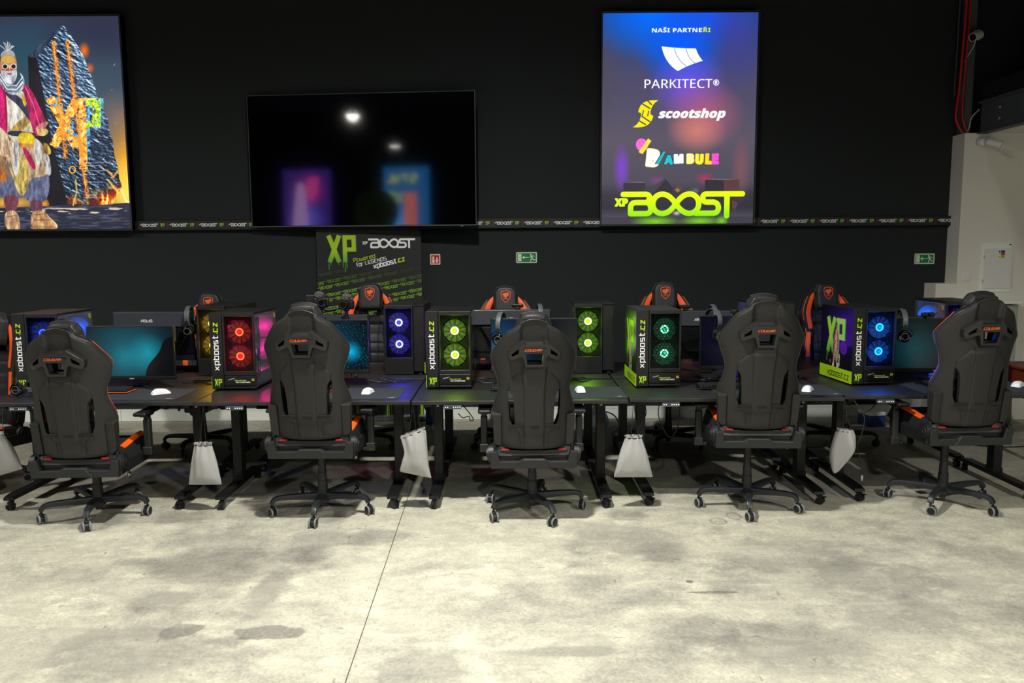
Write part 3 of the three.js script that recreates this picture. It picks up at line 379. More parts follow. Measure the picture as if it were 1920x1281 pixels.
// ============================================================ computers (front towards +z; origin at the middle of the foot print)
const CW = 0.31, CH = 0.542, CD = 0.49, FANX = 0.042, FANY = [0.406, 0.238];
const stripTex = canvasTex(160, 1024, (c, w, h) => {
  c.fillStyle = '#141516'; c.fillRect(0, 0, w, h); c.save(); c.translate(102, 752); c.rotate(-PI / 2); strokeText(c, 'xpboost.cz', 0, 0, 49, 0.235, { color: (i) => i < 7 ? '#f4f4f2' : '#b9de12', sx: 1.19 }); c.restore();
  sprayMark(c, 36, 868, 88);
});
const labelTex = canvasTex(512, 192, (c, w, h) => {
  c.fillStyle = '#141516'; c.fillRect(0, 0, w, h); c.strokeStyle = '#e8e8e6'; c.lineWidth = 6;
  for (let i = 0; i < 5; i++) { const x = 72 + i * 20, y = 78 - i * 6; c.beginPath(); c.moveTo(x + 8, y - 9); c.lineTo(x, y); c.lineTo(x + 8, y + 9); c.stroke(); }
  strokeText(c, 'Powered', 172, 102, 15.5, 0.3, { color: '#b9de12', sx: 1.4, gap: 0.42 }); strokeText(c, 'for', 182, 136, 15.5, 0.3, { sx: 1.25, gap: 0.3 }); strokeText(c, 'LEGENDS', 238, 136, 14, 0.3, { sx: 1.5, gap: 0.35 });
  c.strokeStyle = '#d9c31a'; c.lineWidth = 7; for (const [x, y] of [[440, 60], [462, 60], [440, 84], [462, 84]]) c.strokeRect(x, y, 13, 13);
});
const sideTex = canvasTex(640, 704, (c, w, h) => {      // printed side panel: purple-black ground, the spray mark, a cloaked fighter, a lime stripe
  const g = c.createLinearGradient(0, 0, w, h * 0.7); g.addColorStop(0, '#0b0710'); g.addColorStop(0.45, '#160a26'); g.addColorStop(0.8, '#3b1470'); g.addColorStop(1, '#160a26'); c.fillStyle = g; c.fillRect(0, 0, w, h);
  c.fillStyle = '#0b0a0d'; c.fillRect(0, h * 0.5, w, h * 0.5);
  c.fillStyle = '#5a1a9c'; c.beginPath(); c.ellipse(470, 380, 70, 60, 0, 0, 7); c.fill();
  sprayMark(c, 130, 110, 330, '#a9d50c', '#54b324', '#2a9a3a', true);
  // figure
  c.fillStyle = '#a06a4a'; c.beginPath(); c.ellipse(326, 188, 17, 24, 0, 0, 7); c.fill(); c.fillStyle = '#3a1d14'; c.fillRect(312, 160, 28, 14);
  const pg = (col, p) => { c.fillStyle = col; c.beginPath(); p.forEach(([x, y], i) => i ? c.lineTo(x, y) : c.moveTo(x, y)); c.fill(); };
  pg('#b5482f', [[300, 220], [352, 218], [378, 330], [366, 420], [280, 430], [276, 330]]); pg('#c9b497', [[312, 224], [340, 224], [346, 400], [300, 410]]); pg('#8a2f22', [[276, 320], [300, 330], [296, 440], [262, 450]]);
  pg('#b48e70', [[286, 410], [366, 410], [376, 470], [340, 540], [320, 470], [300, 540], [270, 540]]); pg('#c8beb4', [[272, 530], [302, 530], [298, 585], [250, 592]]); pg('#c8beb4', [[346, 530], [376, 530], [388, 605], [346, 600]]);
  for (let i = 0; i < 160; i++) { c.fillStyle = ['#e8d8bc', '#5a1c14', '#d9482a', '#33231d'][i % 4]; c.fillRect(278 + rnd() * 92, 226 + rnd() * 300, 2 + rnd() * 7, 2 + rnd() * 10); }
  c.save(); c.translate(408, 560); c.rotate(-PI / 2); wordMark(c, 0, 0, 26, '#d9f0d0'); c.restore();
  c.strokeStyle = '#c95a1a'; c.lineWidth = 4; for (const [x, y] of [[206, 520], [220, 520], [206, 534], [220, 534]]) c.strokeRect(x, y, 9, 9);
  c.fillStyle = '#a6d018'; c.fillRect(0, 575, w, h - 575); strokeText(c, 'xpboost.cz', 170, 662, 40, 0.22, { color: '#1a2412', sx: 1.0, gap: 0.4 });
});
const glassMarkTex = canvasTex(128, 192, (c, w, h) => { c.clearRect(0, 0, w, h); c.save(); c.translate(100, 22); c.rotate(PI / 2); sprayMark(c, 0, 0, 82, '#b4d90a', '#8cc81c', null, false); c.restore(); });
const glassArtTex = canvasTex(128, 512, (c, w, h) => { c.fillStyle = '#15171c'; c.fillRect(0, 0, w, h); for (let i = 0; i < 240; i++) { c.strokeStyle = ['#39414d', '#565d6b', '#23262e', '#8c8f96', '#4a3a63'][i % 5]; c.lineWidth = 2 + rnd() * 8; c.beginPath(); const x = rnd() * w, y = rnd() * h; c.moveTo(x, y); c.lineTo(x + rr(-30, 30), y + rr(10, 70)); c.stroke(); } });
Object.assign(M, { strip: M.print(stripTex, { roughness: 0.45 }), caseLabel: M.print(labelTex, { roughness: 0.35 }), sidePrint: M.print(sideTex, { roughness: 0.35 }), glassMark: M.print(glassMarkTex, { transparent: true }), glassArt: M.print(glassArtTex) });
M.hubBlack = std({ color: 0x030303, roughness: 1 }); M.fanBack = std({ color: 0x343537, roughness: 0.6 });
const PC = (() => {
  const G = {}, hw = CW / 2, fz = CD / 2, wall = 0.006, sx = -hw + 0.085;      // sx: where the narrow side chamber ends
  G.chamber = box(0.084, CH - 0.03, CD - 0.02, -hw + 0.043, CH / 2 + 0.009, 0, 0.005);
  G.chassis = merge(box(CW - 0.09, 0.03, CD - 0.02, sx + (CW - 0.085) / 2, 0.03, 0, 0.004), box(CW - 0.09, 0.02, CD - 0.02, sx + (CW - 0.085) / 2, CH - 0.012, 0, 0.004), box(0.012, CH - 0.04, 0.012, hw - 0.008, CH / 2 + 0.006, fz - 0.014, 0.003), box(0.012, CH - 0.04, 0.012, hw - 0.008, CH / 2 + 0.006, -fz + 0.014, 0.003), pbox(0.21, 0.08, CD - 0.05, sx + 0.108, 0.075, 0), pbox(0.004, CH - 0.05, CD - 0.03, sx + 0.004, CH / 2, 0));
  G.top = merge(box(0.083, 0.006, CD - 0.004, -hw + 0.042, CH - 0.003, 0, 0.002), box(CW - 0.089, 0.006, CD - 0.004, sx + 0.002 + (CW - 0.087) / 2, CH - 0.003, 0, 0.002));
  G.foot = box(0.03, 0.014, 0.06, 0, 0.007, 0, 0.005);
  G.strip = flatUV(box(0.083, CH - 0.012, 0.014, -hw + 0.0425, CH / 2 + 0.006, fz - 0.007, 0.003), -hw, 0, 0.085, CH);
  const fr = poly([[sx + 0.002, 0.108], [hw - 0.001, 0.108], [hw - 0.001, CH - 0.002], [sx + 0.002, CH - 0.002]]); fr.holes.push(hole([[FANX - 0.098, 0.135], [FANX - 0.098, CH - 0.028], [FANX + 0.098, CH - 0.028], [FANX + 0.098, 0.135]]));
  G.frame = extrude(fr, 0.012, 0.002, 1).translate(0, 0, fz - 0.014);
  G.filter = card(0.196, CH - 0.163, FANX, (CH - 0.028 + 0.135) / 2, fz - 0.006);
  G.rearFilter = G.filter.clone().translate(0, 0, -CD + 0.012);
  G.mask = (() => { const s = poly([[FANX - 0.1, 0.13], [FANX + 0.1, 0.13], [FANX + 0.1, CH - 0.02], [FANX - 0.1, CH - 0.02]]); for (const y of FANY) { const p = new THREE.Path(), r = 0.082, q = 0.04; p.moveTo(FANX - r + q, y - r); p.lineTo(FANX - r, y - r + q); p.lineTo(FANX - r, y + r - q); p.lineTo(FANX - r + q, y + r); p.lineTo(FANX + r - q, y + r); p.lineTo(FANX + r, y + r - q); p.lineTo(FANX + r, y - r + q); p.lineTo(FANX + r - q, y - r); p.closePath(); s.holes.push(p); } return extrude(s, 0.022).translate(0, 0, fz - 0.042); })();
  G.rearFrame = G.frame.clone().translate(0, 0, -CD + 0.016); G.rearMask = G.mask.clone().translate(0, 0, -CD + 0.062);
  G.rearLow = box(CW - 0.089, 0.108, 0.012, sx + 0.002 + (CW - 0.087) / 2, 0.058, -fz + 0.006, 0.002);
  G.label = flatUV(box(CW - 0.089, 0.07, 0.012, sx + 0.002 + (CW - 0.087) / 2, 0.070, fz - 0.006, 0.002), sx, 0.035, CW - 0.085, 0.07); 
  G.slot = merge(box(CW - 0.089, 0.012, 0.012, sx + 0.002 + (CW - 0.087) / 2, 0.02, fz - 0.007, 0.002), box(0.04, 0.022, 0.01, hw - 0.022, 0.028, fz - 0.008, 0.002));
  G.blade = (() => { const l = []; for (let k = 0; k < 11; k++) { const s = new THREE.Shape(); s.moveTo(0.022, -0.008); s.quadraticCurveTo(0.055, -0.03, 0.076, -0.022); s.lineTo(0.078, 0.022); s.quadraticCurveTo(0.05, 0.012, 0.022, 0.014); s.closePath(); l.push(extrude(s, 0.0018).rotateX(0.35).rotateZ(k * 2 * PI / 11)); } return l; })();
  G.blades = merge(...G.blade);
  G.ring = new THREE.TorusGeometry(0.0235, 0.0045, 10, 36); G.cap = cylZ(0.0215, 0.012, 0, 0, 0, 28); G.back = cylZ(0.079, 0.003, 0, 0, -0.012, 36);
  G.left = (() => { const g = pbox(0.005, CH - 0.016, CD - 0.01, -hw - 0.0005, CH / 2 + 0.004, 0); const a = g.attributes.position, u = g.attributes.uv; for (let i = 0; i < a.count; i++) u.setXY(i, a.getZ(i) / CD + 0.5, a.getY(i) / CH); return g; })();
  G.glass = pbox(0.003, CH - 0.045, CD - 0.022, hw - 0.0015, CH / 2 + 0.006, 0);
  G.mark = new THREE.PlaneGeometry(0.05, 0.075).rotateY(PI / 2).translate(hw + 0.0008, CH - 0.062, -fz + 0.05);
  G.art = new THREE.PlaneGeometry(0.075, CH - 0.07).rotateY(PI / 2).translate(hw + 0.0008, CH / 2 - 0.005, fz - 0.062);
  G.board = merge(pbox(0.008, 0.3, 0.25, sx + 0.012, 0.33, -0.03), box(0.09, 0.045, 0.3, sx + 0.075, 0.23, -0.03, 0.006), box(0.07, 0.07, 0.09, sx + 0.045, 0.38, -0.02, 0.01), tube([[sx + 0.04, 0.24, 0.1], [0.06, 0.2, 0.13], [0.08, 0.15, 0.1], [sx + 0.05, 0.1, 0.12]], 0.007, 20, 6), tube([[sx + 0.02, 0.45, 0.06], [0.05, 0.42, 0.1], [0.07, 0.3, 0.12], [sx + 0.05, 0.24, 0.06]], 0.006, 20, 6));
  G.hex = (() => { const l = []; const r = 0.0125; for (let j = -7; j <= 7; j++) for (let i = -4; i <= 4; i++) { const x = i * r * 1.74 + (j & 1 ? r * 0.87 : 0), y = j * r * 1.5; if (Math.abs(x) > 0.094 || Math.abs(y) > 0.18) continue; const s = new THREE.Shape(), q = new THREE.Path(); for (let k = 0; k < 6; k++) { const a = k * PI / 3 + PI / 6; k ? s.lineTo(x + r * Math.cos(a), y + r * Math.sin(a)) : s.moveTo(x + r * Math.cos(a), y + r * Math.sin(a)); const b = -a; k ? q.lineTo(x + 0.8 * r * Math.cos(b), y + 0.8 * r * Math.sin(b)) : q.moveTo(x + 0.8 * r * Math.cos(b), y + 0.8 * r * Math.sin(b)); } s.closePath(); q.closePath(); s.holes.push(q); l.push(extrude(s, 0.002)); } return merge(l).translate(FANX, 0.322, fz - 0.012); })();
  return G;
})();
function addFans(t, z, mir, colors, lit, fx = FANX) {
  FANY.forEach((y, i) => {
    const [rc, lc] = colors, f = part('fan', PC.cap, M.hubBlack, t); f.position.set(fx, y, z); if (z < 0) f.rotation.y = PI; f.rotation.z = i * 0.3;
    const bl = std({ color: 0x5c5d5f, roughness: 0.45, emissive: lc, emissiveIntensity: 0.10 }); part('blades', PC.blades, bl, f); part('back_disc', PC.back, M.fanBack, f);
    part('light_ring', PC.ring, std({ color: 0x111111, emissive: rc, emissiveIntensity: 9 }), f).position.z = 0.007;
    if (!lit) return; const p = new THREE.PointLight(lc, FAN_CANDELA * lit, 0, 2); p.position.set(FANX * mir, y, z + (z < 0 ? -0.0165 : 0.0165)); p.shadow.radius = 0.4; t.add(p);
  });
}
function makePC(label, [x, z], turn, colors, { rear = false, hex = false, lit = 1, inside = 0, lift = 0, printed = true } = {}) {
  const t = thing('desktop_computer', label, 'computer', [x, DH + lift, z], turn, rear ? 'computers of the back row' : 'computers of the front row'), G = PC;
  part('side_chamber', G.chamber, M.caseBlack, t); part('chassis', G.chassis, M.caseBlack, t); part('top_panel', G.top, M.caseBlack, t);
  for (const [a, b] of [[-0.12, 0.2], [0.12, 0.2], [-0.12, -0.2], [0.12, -0.2]]) part('foot', G.foot, M.rubber, t).position.set(a, 0, b);
  const fr = part('front_frame', G.frame, M.caseBlack, t); part('fan_mask', G.mask, M.caseInside, fr); part('dust_filter', G.filter, M.filter, fr); if (hex) part('hexagon_grille', G.hex, M.black, fr);
  const ss = part('front_strip', G.strip, rear ? M.caseBlack : M.strip, t); const lb = part('front_label', G.label, rear ? M.caseBlack : M.caseLabel, t); part('front_slot', G.slot, M.caseBlack, lb);
  part('side_panel', G.left, printed ? M.sidePrint : M.caseBlack, t);
  if (!rear) { const gl = part('glass_panel', G.glass, M.glass, t); part('mark', G.mark, M.glassMark, gl); part('art_strip', G.art, M.glassArt, gl); part('mainboard', G.board, M.caseInside, t); }
  else { part('mark', G.mark, M.glassMark, part('glass_panel', G.glass, M.glass, t)); part('mainboard', G.board, M.caseInside, t); }
  const rf = part('rear_frame', G.rearFrame, M.caseBlack, t); part('fan_mask', G.rearMask, M.caseInside, rf); part('dust_filter', G.rearFilter, M.filter, rf); part('rear_cover', G.rearLow, M.caseBlack, rf);
  addFans(t, rear ? -CD / 2 + 0.03 : CD / 2 - 0.03, 1, colors, lit);
  const iz = (CD / 2 - 0.04) * (rear ? 1 : -1); if (inside) addFans(t, iz, 1, [colors[2], colors[3]], 0, 0.069);
  if (inside) { for (const y of FANY) { const p = new THREE.PointLight(colors[3], FAN_CANDELA * inside, 0, 2); p.position.set(0.069, y, iz * 0.7); p.shadow.radius = 0.8; t.add(p); } }
  return t;
}

const hx = (h) => new THREE.Color(h);
makePC('leftmost front computer, blue fans and green mark on its glass side', [-3.285, -5.695], 1 * D, [0x2a55ff, 0x1030ff, 0x30a0ff, 0x1060ff], { inside: 1.4, lit: 0.5 });
makePC('front computer with two red fans in front and pink ones behind its glass', [-1.918, -5.685], -1 * D, [0xff5a28, 0xff1420, 0xff40c0, 0xff1490], { inside: 1.6, lit: 1 });
makePC('middle front computer with two bright lime fans', [-0.437, -5.685], 0, [0xf6ffb0, 0x9fe000, 0xa0ff40, 0x70c000], { lit: 1.5 });
makePC('front computer with teal fans behind a hexagon grille and a printed side', [1.008, -5.69], 1 * D, [0x9affd8, 0x10c070, 0x30ff90, 0x10c070], { hex: true, lit: 0.9 });
makePC('front computer with cyan-blue fans and a large printed side, right of the row', [2.50, -5.73], 4 * D, [0x20a8ff, 0x0068ff, 0x2090ff, 0x1060ff], { lit: 1.3 });
makePC('back-row computer glowing yellow, half hidden by the red-fan computer', [-2.275, -6.35], PI, [0xffe23c, 0xffc400, 0xffd020, 0xc09000], { rear: true, lit: 1, printed: false });
makePC('back-row computer with two violet-blue fans', [-0.83, -6.34], PI, [0xe8e0ff, 0x3c2cff, 0x6040ff, 0x3020ff], { rear: true, lit: 1.3 });
makePC('back-row computer with two lime-green fans, right of the middle monitors', [0.63, -6.345], PI, [0xf4ffb0, 0x90e600, 0x60ff30, 0x50c000], { rear: true, lit: 1.4, printed: false });
makePC('back-row computer with violet light, hidden behind the fourth front chair', [2.03, -6.36], PI, [0x9060ff, 0x5020ff, 0x6040ff, 0x5020ff], { rear: true, lit: 0.4, inside: 1.6 });
makePC('back-row computer at the right end with blue light behind its glass side', [3.50, -6.36], PI, [0x40a0ff, 0x1060ff, 0x40b0ff, 0x1070ff], { rear: true, lit: 0.4, inside: 2.2 });

// ============================================================ monitors
const screenTex = [
  (c, w, h) => { c.fillStyle = '#0a1d26'; c.fillRect(0, 0, w, h); glow(c, w * 0.45, h * 0.62, w * 0.62, '0,110,128', 0.95); glow(c, w * 0.70, h * 0.54, w * 0.26, '0,165,185', 0.85); glow(c, w * 0.42, h * 0.6, w * 0.18, '0,140,165', 0.5); blob(c, w, h, '#05090d', 0.66, 1.1, 0.86, 0.2); },
  (c, w, h) => { c.fillStyle = '#02060a'; c.fillRect(0, 0, w, h); glow(c, w * 0.62, h * 0.5, w * 0.5, '0,70,100', 0.8); spray(c, w * 0.80, h * 0.64, w * 0.2, '0,205,255'); },
  (c, w, h) => { c.fillStyle = '#050c16'; c.fillRect(0, 0, w, h); glow(c, w * 0.1, h * 0.5, w * 0.5, '8,84,140', 0.9); glow(c, w * 0.16, h * 0.8, w * 0.3, '0,110,160', 0.7); },
  (c, w, h) => { c.fillStyle = '#03040f'; c.fillRect(0, 0, w, h); glow(c, w * 0.62, h * 0.1, w * 0.25, '120,10,70', 0.9); glow(c, w * 0.35, h * 0.4, w * 0.5, '6,8,50', 0.9); glow(c, w * 0.45, h * 0.85, w * 0.1, '0,20,90', 0.8); glow(c, w * 0.55, h * 0.35, w * 0.08, '40,210,230', 0.6); },
  (c, w, h) => { c.fillStyle = '#020709'; c.fillRect(0, 0, w, h); glow(c, w * 0.24, h * 0.6, w * 0.5, '0,52,62', 0.95); spray(c, w * 0.22, h * 0.6, w * 0.42, '0,78,90', 0.3); blob(c, w, h, '#03060a', 0.56, 0.4, 0.7, 0.0); },
].map((d) => canvasTex(512, 300, d));
function glow(c, x, y, r, rgb, a) { const g = c.createRadialGradient(x, y, 0, x, y, r); g.addColorStop(0, `rgba(${rgb},${a})`); g.addColorStop(0.5, `rgba(${rgb},${a * 0.5})`); g.addColorStop(1, `rgba(${rgb},0)`); c.fillStyle = g; c.fillRect(0, 0, 2000, 2400); }
function blob(c, w, h, col, x0, y0, x1, y1) { c.fillStyle = col; c.beginPath(); c.moveTo(w * x0, h); c.bezierCurveTo(w * (x0 + 0.02), h * 0.7, w * (x0 + 0.14), h * 0.66, w * x1, h * 0.42); c.bezierCurveTo(w * (x1 + 0.02), h * 0.3, w * (x1 + 0.06), h * 0.2, w, h * 0.2); c.lineTo(w, h); c.fill(); }
function spray(c, x, y, r, rgb, a = 1) { glow(c, x, y, r * 0.75, rgb, a); for (let i = 0; i < 2600; i++) { const q = Math.sqrt(rnd()) * r * 1.7, t = rnd() * 7; c.fillStyle = rnd() < 0.45 ? `rgba(${rgb},${a * 0.8})` : 'rgba(2,6,10,0.7)'; c.fillRect(x + q * Math.cos(t), y + q * Math.sin(t) * 1.1, 2, 2); } }
const makerTex = canvasTex(256, 64, (c, w, h) => { c.clearRect(0, 0, w, h); strokeText(c, 'ASUS', 14, 50, 27, 0.34, { color: '#c8ccd0', sx: 1.55, skew: 0.12, gap: 0.3 }); });
const eyeTex = canvasTex(160, 80, (c, w, h) => { c.clearRect(0, 0, w, h); c.strokeStyle = '#d4d8da'; c.lineWidth = 9; c.beginPath(); c.moveTo(8, 24); c.quadraticCurveTo(60, 40, 70, 62); c.quadraticCurveTo(120, 66, 148, 16); c.quadraticCurveTo(96, 12, 60, 30); c.stroke(); c.beginPath(); c.moveTo(60, 48); c.quadraticCurveTo(100, 56, 122, 30); c.stroke(); });
M.maker = M.print(makerTex, { transparent: true, roughness: 0.3 }); M.eye = M.print(eyeTex, { transparent: true, roughness: 0.3 });
M.monitorBack = std({ color: 0x3a3d42, roughness: 0.3 }); M.monitorDark = std({ color: 0x0d0e10, roughness: 0.25 });
const MON = (() => {
  const G = {}, w = 0.612, h = 0.362, y0 = 0.062;
  G.body = box(w, h + 0.024, 0.022, 0, y0 + h / 2 - 0.012, 0, 0.004); G.screen = card(w - 0.012, h - 0.014, 0, y0 + h / 2, 0.0116);
  G.chin = box(w, 0.024, 0.006, 0, y0 - 0.011, 0.0115, 0.002); G.logo = card(0.04, 0.011, 0, y0 - 0.011, 0.0149);
  const hump = extrude(poly([[-0.25, y0 + 0.236], [0.25, y0 + 0.236], [0.14, y0 + 0.03], [-0.14, y0 + 0.03]]), 0.02, 0.016, 1).translate(0, 0, -0.05); G.hump = hump;
  G.band = merge(box(w - 0.02, 0.115, 0.014, 0, y0 + h - 0.06, -0.05, 0.004)); G.facets = [1, -1].map((s) => extrude(poly(s > 0 ? [[0.295, y0 + 0.24], [0.295, y0 + 0.03], [0.17, y0 + 0.03]] : [[-0.17, y0 + 0.03], [-0.295, y0 + 0.03], [-0.295, y0 + 0.24]]), 0.006, 0.003).translate(0, 0, -0.018));
  G.word = new THREE.PlaneGeometry(0.115, 0.029).rotateY(PI).translate(0.03, y0 + h - 0.07, -0.0578); G.badge = new THREE.PlaneGeometry(0.07, 0.035).rotateY(PI).translate(0.015, y0 + h - 0.135, -0.0672);
  G.neck = merge(box(0.055, 0.26, 0.03, 0, 0.15, -0.085, 0.006), box(0.1, 0.1, 0.03, 0, y0 + 0.19, -0.072, 0.006)); 
  G.base = merge(sweep([[0, 0.014, -0.085], [0.09, 0.010, 0.0], [0.17, 0.008, 0.085]], (t) => [0.016 - 0.006 * t, 0.006], 10, 8), sweep([[0, 0.014, -0.085], [-0.09, 0.010, 0.0], [-0.17, 0.008, 0.085]], (t) => [0.016 - 0.006 * t, 0.006], 10, 8), box(0.09, 0.02, 0.09, 0, 0.012, -0.1, 0.006));
  return G;
})();
function makeMonitor(label, x, z, turn, lift, tex, group) {
  const t = thing('monitor', label, 'monitor', [x, DH, z], turn, group), G = MON, u = (n, g, m, p = t) => { const o = part(n, g, m, p); if (p === t) o.position.y = lift; return o; };
  const b = u('body', G.body, M.black); u('rear_hump', G.hump, M.monitorDark, b); u('rear_band', G.band, M.monitorBack, b); for (const f of G.facets) u('facet', f, M.monitorDark, b); u('lettering', G.word, M.maker, b); u('badge', G.badge, M.eye, b); 
  u('screen', G.screen, tex ? std({ color: 0x050505, roughness: 0.22, emissive: 0xffffff, emissiveMap: tex, emissiveIntensity: 0.9 }) : M.blackGloss);
  const c = u('chin', G.chin, M.black); u('lettering', G.logo, M.maker, c);
  u('stand_neck', G.neck, M.black); part('stand_base', G.base, M.black, t); return t;
}
const MN = 'monitors facing the front row', MB = 'monitors facing the back row';
makeMonitor('leftmost monitor with a wide teal glow on its screen', -2.69, -5.585, 0, 0.018, screenTex[0], MN);
makeMonitor('monitor with a bright cyan spray shape, beside the second front chair', -1.32, -5.6, 0, 0.052, screenTex[1], MN);
makeMonitor('blue monitor behind the middle front chair', 0.155, -5.59, 0, 0.054, screenTex[2], MN);
makeMonitor('dark navy monitor with a magenta spot, headset hung on it', 1.632, -5.6, 1 * D, 0.066, screenTex[3], MN);
makeMonitor('rightmost monitor, dark teal screen with a headset hung on its left', 3.005, -5.6, -2 * D, 0.036, screenTex[4], MN);
makeMonitor('monitor seen from behind above the leftmost teal screen', -2.80, -6.22, PI, 0.072, null, MB);
makeMonitor('monitor seen from behind below the two small cameras', -1.42, -6.22, PI, 0.04, null, MB);
makeMonitor('monitor seen from behind above the middle front chair', 0.0, -6.22, PI, 0.072, null, MB);
makeMonitor('monitor seen from behind beside the teal-lit printed computer', 1.50, -6.22, PI, 0.055, null, MB);
makeMonitor('monitor seen from behind near the right end of the back row', 2.98, -6.22, PI, 0.0, null, MB);
for (const [x, z, l] of [[-2.69, -5.56, 0.16], [-1.3, -5.57, 0.12], [0.15, -5.56, 0.14]]) { const p = new THREE.RectAreaLight(0x1890a8, l, 0.55, 0.32); p.position.set(x, 0.99, z); p.lookAt(x, 0.99, z + 1); scene.add(p); }

// ============================================================ mouse pads, mice, keyboards
const padGeo = (() => { const s = new THREE.Shape(), w = 0.41, h = 0.21, r = 0.02; s.moveTo(-w + r, -h); s.lineTo(w - r, -h); s.quadraticCurveTo(w, -h, w, -h + r); s.lineTo(w, h - r); s.quadraticCurveTo(w, h, w - r, h); s.lineTo(-w + r, h); s.quadraticCurveTo(-w, h, -w, h - r); s.lineTo(-w, -h + r); s.quadraticCurveTo(-w, -h, -w + r, -h); return extrude(s, 0.003).rotateX(-PI / 2); })();
const padMark = new THREE.PlaneGeometry(0.055, 0.0275).rotateX(-PI / 2).translate(0.355, 0.0036, 0.165);
[[-2.61, 'under the lit keyboard and white mouse at the left end'], [-1.15, 'left of the lime-lit computer under a white mouse'], [0.34, 'before the middle monitor, its white mark by the printed computer'], [1.765, 'under the white mouse before the blue-lit printed computer'], [3.13, 'at the right end under the pink-edged keyboard']].forEach(([x, l], i) => {
  const t = solo('mouse_pad', padGeo, M.pad, 'dark cloth mouse pad ' + l, 'mouse pad', 'mouse pads of the front row'); t.position.set(x, DH, NEARZ[i] - 0.275); part('mark', padMark, M.eye, t);
});
const mouseGeo = gridSolid((u, v) => { const r = Math.pow(rim(u, v, 2.6), 0.5), e = 2 * u - 1, f = 2 * v - 1; return [e * 0.032 * (1 - 0.1 * Math.cos(f * 3)) * Math.sqrt(1 - 0.55 * f * f * f * f), 0.004, f * 0.062]; }, (u, v) => { const e = 2 * u - 1, f = 2 * v - 1, r = Math.pow(Math.max(0, 1 - Math.pow(Math.abs(e), 3)) * Math.max(0, 1 - Math.pow(Math.abs(f), 3.4)), 0.55); return [e * 0.032 * (1 - 0.1 * Math.cos(f * 3)) * Math.sqrt(1 - 0.55 * f * f * f * f), 0.004 + r * (0.036 - 0.008 * f * f - 0.006 * -f), f * 0.062]; }, 18, 24, 0);
const mouseSeam = merge(pbox(0.0012, 0.0015, 0.04, 0, 0.0355, -0.035), pbox(0.012, 0.001, 0.001, 0, 0.0405, -0.012)), mouseWheel = cylX(0.009, 0.007, 0, 0.029, -0.036, 16), mouseSkid = box(0.05, 0.005, 0.09, 0, 0.0025, 0, 0.002);
[[-2.372, -5.30, -50, 'beside the lit keyboard at the leftmost desk'], [-0.972, -5.285, -8, 'right of the second front chair'], [0.458, -5.30, 4, 'right of the middle front chair'], [1.982, -5.27, -32, 'right of the fourth front chair, by the printed computer'], [3.47, -5.39, -50, 'right of the rightmost front chair']].forEach(([x, z, a, l]) => {
  const t = thing('computer_mouse', 'white wireless mouse ' + l, 'mouse', [x, DH + 0.003, z], a * D, 'white mice'); part('shell', mouseGeo, M.mouse, t); part('skid', mouseSkid, M.black, t); part('button_seam', mouseSeam, M.steel, t); part('scroll_wheel', mouseWheel, M.steel, t);
});
const KEY = (() => {
  const G = {}; G.base = extrude(poly([[-0.18, -0.05], [-0.165, -0.068], [0.165, -0.068], [0.18, -0.05], [0.18, 0.068], [-0.18, 0.068]]), 0.016, 0.002).rotateX(-PI / 2).translate(0, 0.003, 0);
  const k = []; for (let r = 0; r < 5; r++) for (let i = 0; i < 16; i++) { if (r === 4 && i > 3 && i < 9) { if (i === 4) k.push(box(0.108, 0.01, 0.018, -0.16 + 6.0 * 0.0213, 0.026, 0.05, 0.002)); continue; } k.push(new THREE.CylinderGeometry(0.0105, 0.0128, 0.01, 4, 1).rotateY(PI / 4).translate(-0.16 + i * 0.0213, 0.026, -0.046 + r * 0.0235)); } G.keys = merge(k);
  G.strip = tube([[-0.182, 0.009, 0.05], [-0.166, 0.009, 0.0695], [0, 0.009, 0.0705], [0.166, 0.009, 0.0695], [0.182, 0.009, 0.05], [0.182, 0.009, -0.06]], 0.0022, 60, 5); return G;
})();
[[-2.80, -5.40, 'showing to the right of the leftmost front chair', 0xff6a10, false], [-1.42, -5.40, 'half hidden by the second front chair', 0xff2020, false], [0.03, -5.42, 'hidden behind the middle front chair', 0x203040, false], [1.46, -5.42, 'behind the fourth front chair', 0x203040, false], [3.04, -5.44, 'with a pink lit edge before the rightmost monitor', 0xff3060, false], [-2.60, -6.42, 'with a lime lit edge on the back desk beside the teal monitor', 0xa0d020, true], [-0.13, -6.44, 'on the back desk beside the lime-lit computer', 0x203020, true]].forEach(([x, z, l, col, back]) => {
  const t = thing('keyboard', 'black mechanical keyboard ' + l, 'keyboard', [x, DH + (back ? 0 : 0.003), z], back ? PI : 0, 'keyboards'); part('base', KEY.base, M.black, t); const k = part('keys', KEY.keys, M.blackMatte, t); k.userData.kind = 'stuff';
  part('light_strip', KEY.strip, std({ color: 0x111111, emissive: col, emissiveIntensity: 0.9 }), t);
});

